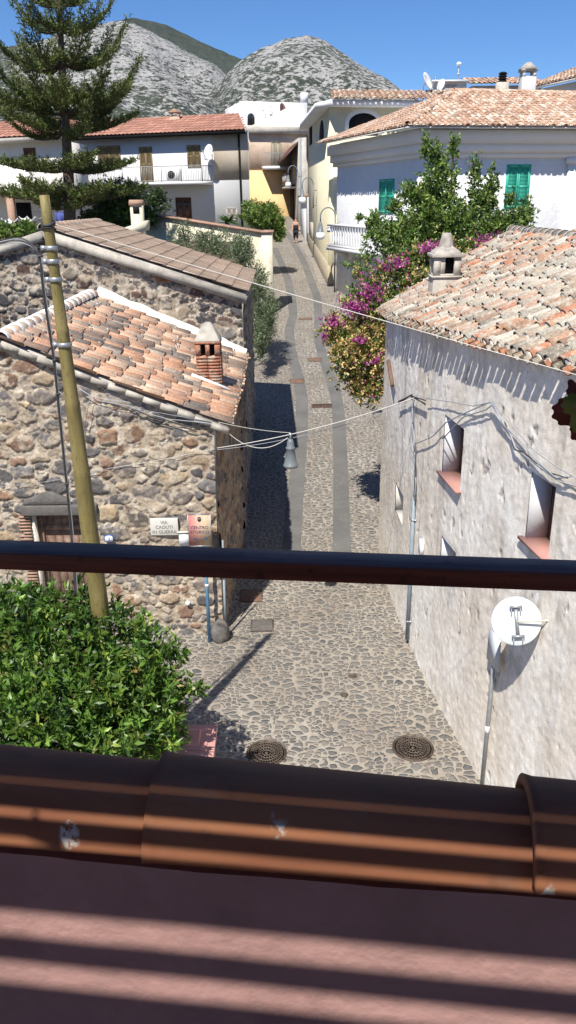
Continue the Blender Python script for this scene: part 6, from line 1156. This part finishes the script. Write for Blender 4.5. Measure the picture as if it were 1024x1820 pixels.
E_ = [(0, 1), (1, 2), (2, 3), (3, 4), (4, 5), (5, 6), (3, 7), (7, 8), (8, 9), (9, 10), (3, 11), (11, 12), (12, 13), (13, 14), (0, 15), (15, 16), (16, 17), (17, 18), (0, 19), (19, 20), (20, 21), (21, 22)]
Rr = [(.17, .13), (.15, .12), (.18, .13), (.14, .10), .06, (.09, .105), .09, .066, .052, .042, .045, .066, .052, .042, .045, .11, .078, .05, .045, .11, .078, .05, .045]
sk('body', V, E_, Rr, M['skin'], pe_)
sk('top', [(0, 0, .84), (0, 0, 1.08), (0, 0, 1.32)], [(0, 1), (1, 2)], [(.25, .19), (.21, .17), (.235, .18)], M['blackcloth'], pe_)
sk('leggings', [(0, 0, .88), (.09, 0, .82), (.10, -.10, .5), (.10, -.05, .32), (-.09, 0, .82), (-.10, .06, .5), (-.10, .14, .33)], [(0, 1), (1, 2), (2, 3), (0, 4), (4, 5), (5, 6)], [(.2, .17), .135, .10, .08, .135, .10, .08], M['blackcloth'], pe_)
mb = MB(); mb.lathe([(.0, .13), (.07, .11), (.105, .04), (.11, -.03), (.09, -.12), (.05, -.2)], (0, .03, 1.62), 14); mb.build('hair', M['hair'], pe_, True)

# ============================================================ OUR TERRACE
RZ = R(-7.0)
pa = thing('parapet', 'pink terrace parapet with brown curved clay coping tiles in the foreground', 'parapet', (0, 0, CH), RZ)
nx, nz = 60, 30; X_, Z_ = np.meshgrid(np.linspace(-2.2, 2.2, 180), np.linspace(-1.9, -.785, 60), indexing='ij'); rel = (fbm(X_*5, Z_*5, 90, 4)-.5)*.012+(fbm(X_*30, Z_*30, 91, 3)-.5)*.0025; top_b = np.clip((Z_+.80)/.03, 0, 1)*.02
i = np.arange(X_.size).reshape(X_.shape); q = np.stack([i[:-1, :-1], i[1:, :-1], i[1:, 1:], i[:-1, 1:]], -1).reshape(-1, 4)
link('inner_plaster', fast_mesh('inner_plaster', np.stack([X_, .757-rel-.0+top_b*.0, Z_], -1), q, None, True), M['pink'], pa)
mb = MB(); mb.box((0, .855, -4.28), (4.4, .15, 6.9)); mb.build('wall_core', M['pinkcap'], pa)
mb = MB(); rs = np.random.RandomState(3); 
for k, x0 in enumerate((-1.27, -.775, -.285, .197, .69, 1.18)):
    L = .535; r0, r1 = .076, .065; n = 40; m_ = 26; th = np.linspace(R(8), R(165), m_); V = []
    for e in range(n):
        t_ = e/(n-1); rr_ = r0*(1-t_)+r1*t_+(.003 if e == 0 else 0); yaw = rs.uniform(-.0, .0); zz1 = -.792+.006*(1-t_)+(.004 if k % 2 else 0)
        for a in th: V.append((x0+L*t_, .838-math.cos(a)*rr_, zz1+math.sin(a)*rr_))
    F = [(e*m_+j, e*m_+j+1, (e+1)*m_+j+1, (e+1)*m_+j) for e in range(n-1) for j in range(m_-1)]; o = link('coping_tile', fast_mesh('coping_tile', V, np.array(F), None, True), M['coping'], pa); s = o.modifiers.new('s', 'SOLIDIFY'); s.thickness = .013; s.offset = -1
mb = MB(); mb.box((0, .905, -.85), (4.4, .05, .05)); mb.build('outer_mortar', M['cement'], pa)
fl = thing('terrace_floor', 'terrace floor slab behind the parapet', 'floor', (0, 0, CH), RZ); fl['kind'] = 'structure'; mb = MB(); mb.box((0, -2.2, -1.75), (4.4, 5.9, .2)); mb.build('slab', M['pinkcap'], fl)
hr = thing('handrail', 'dark varnished wooden handrail crossing the view above the parapet', 'handrail', (0, 0, CH), R(-6.4))
mb = MB(); yb0 = .9; mb.box((0, yb0-.021, -.4125), (4.2, .042, .023)); mb.build('rail', M['varnish'], hr, bevel=.002)
for x in (-1.25, 1.25): mb = MB(); mb.box((x, yb0-.021, -.62), (.045, .04, .39)); mb.build('post', M['varnish'], hr)
pg = thing('pergola', 'unseen wooden slatted pergola shaped to cast light bands on the terrace', 'pergola', (0, 0, CH), RZ); zsl = .40; SL = math.tan(R(SEL))/math.cos(R(SAZ-7.0))
def ns(n, dr): return n-(zsl+dr)/SL
def wn_(y): return ns(.757, .757*math.tan(R(21.2)+math.atan((y-CY)/FPX)))
lits = [(wn_(1810), wn_(1762)), (wn_(1722), wn_(1668)), (wn_(1558), wn_(1530)), (ns(.778, .748), ns(.788, .740)), (ns(.812, .722), ns(.819, .719))]  # light bands wanted on parapet and coping; slat gaps are shaped to cast them
edge = [-2.3]+[e for l in lits for e in l]+[.62]; print('pergola', [round(e, 3) for e in edge])
for a, b in zip(edge[0::2], edge[1::2]):
    if b-a > .008: mb = MB(); mb.box((0, (a+b)/2, zsl), (3.4, b-a, .012)); mb.build('slat', M['varnish'], pg)  # wide end boards are solid cover added to shade the terrace
for x in (-1.6, 1.6):
    mb = MB(); mb.box((x, -.9, zsl+.05), (.08, 2.9, .08)); mb.build('beam', M['varnish'], pg); mb = MB(); mb.box((x, -.8, (zsl-1.65)/2), (.08, .08, zsl+1.65)); mb.build('post', M['varnish'], pg)
bw = thing('terrace_wall', 'pink plastered house wall at the back of the terrace', 'wall', (0, 0, CH), RZ); mb = MB(); mb.box((0, -2.45, -.3), (4.4, .25, 2.8)); mb.build('plaster', M['pink'], bw)
gv = thing('grapevine', 'unseen grapevine leaves added over the pergola slats to break up the light', 'vine', (0, 0, CH), RZ); rs = np.random.RandomState(77); nv_ = 420; B_ = np.stack([rs.uniform(-1.6, 1.6, nv_), rs.uniform(-.6, .5, nv_), zsl+.03+rs.uniform(0, .12, nv_)], 1); clump = fbm(B_[:, 0]*3+20, B_[:, 1]*5+20, 8, 3) > .5; B_ = B_[clump & ((B_[:, 1] > .05) | (rs.rand(nv_) < .16))]; D_ = np.stack([rs.normal(size=len(B_)), rs.normal(size=len(B_)), rs.normal(0, .25, len(B_))], 1)
foliage('leaves', gv, leaf_cloud(B_, D_, .075, .033, np.array([(.09, .15, .03)])*rs.uniform(.6, 1.4, (len(B_), 1)), rs=rs)); mb = MB(); mb.tube([(-1.7, .25, zsl+.04), (-.8, .35, zsl+.05), (.2, .3, zsl+.06), (1.2, .4, zsl+.05), (1.7, .35, zsl+.04)], .009, 6); mb.build('cane', M['bark'], gv, True)  # leaves added overhead, out of view, to break up the light bands
# vine leaves at the right edge
def vine_leaf(c, size, nrm_, rot, mat, label, seed):
    rs = np.random.RandomState(seed); n = 90; a = np.linspace(-math.pi, math.pi, n, endpoint=False); r_ = .62+.30*np.abs(np.cos(a*2.5))**.8-.12*(np.abs(a) > 2.75)*1; r_ = r_*(1+.07*((np.arange(n) % 4) < 2))*(1-.25*(np.abs(a) > 2.4)); F_ = unit(nrm_); S_ = unit(np.cross(F_, (0, 0, 1))); U_ = np.cross(S_, F_)
    V = [np.zeros(3)]; V = [(0, 0, 0)]; fr = [.35, .7, 1.]
    for f in fr:
        for k in range(n): rr_ = r_[k]*f*size if f == 1 else size*f*(.62+.2*abs(math.cos(a[k]*2.5))); x, y = rr_*math.sin(a[k]+rot), rr_*math.cos(a[k]+rot); V.append(tuple(S_*x+U_*y+F_*(-.25*rr_*rr_/size+.03*size*math.cos(a[k]*5))))
    F = [(0, 1+k, 1+(k+1) % n) for k in range(n)]; Q = [(1+j*n+k, 1+j*n+(k+1) % n, 1+(j+1)*n+(k+1) % n, 1+(j+1)*n+k) for j in range(2) for k in range(n)]
    t = thing('vine_leaf', label, 'leaf', c); o = link('blade', fast_mesh('blade', V, [np.array(F), np.array(Q)], None, True), mat, t); mb = MB(); mb.tube([(0, 0, 0), (.03, .0, .12), (.05, -.05, .3), (.06, -.2, .45+CH*0)], .0016, 5); mb.build('stalk', M['bark'], t); return t
def m_vine(c1, c2, nm):
    m = NT(nm); v = m.coord(); col = m.ramp(m.noise(v, 30, 4), [(.35, c1), (.65, c2)]); m.set(col, .5); t = m.n('BsdfTranslucent'); m.l(col, t.inputs[0]); mx = m.n('MixShader'); mx.inputs[0].default_value = .35
    m.l(m.b.outputs[0], mx.inputs[1]); m.l(t.outputs[0], mx.inputs[2]); m.l(mx.outputs[0], m.t.nodes['Material Output'].inputs[0]); return m.m
vine_leaf(PY(1050, 724, .72), .027, (-.3, -.9, .3), 2.7, m_vine((.08, .11, .015), (.16, .17, .03), 'vine_green'), 'green vine leaf at the right edge', 1)
vine_leaf(PY(1052, 728, .76), .038, (-.2, -.95, .1), 3.0, m_vine((.05, .008, .008), (.11, .02, .014), 'vine_red'), 'dark red vine leaf behind the green one at the right edge', 2)

# repeats of one kind share a group
GRP = {'street lamp': 'street lamps along the lane', 'manhole cover': 'cast iron manhole covers', 'valve cover': 'small valve covers', 'drain cover': 'drain covers in the paving', 'satellite dish': 'satellite dishes', 'wire': 'overhead wires', 'cable': 'cables on the walls', 'chimney': 'freestanding rooftop chimneys', 'awning': 'white cloth awnings', 'house': 'village houses', 'leaf': 'vine leaves', 'shrub': 'shrubs', 'tree': 'trees', 'pipe': 'wall pipes'}
for o in bpy.context.scene.objects:
    if o.parent is None and o.get('category') in GRP and not o.get('group'): o['group'] = GRP[o['category']]
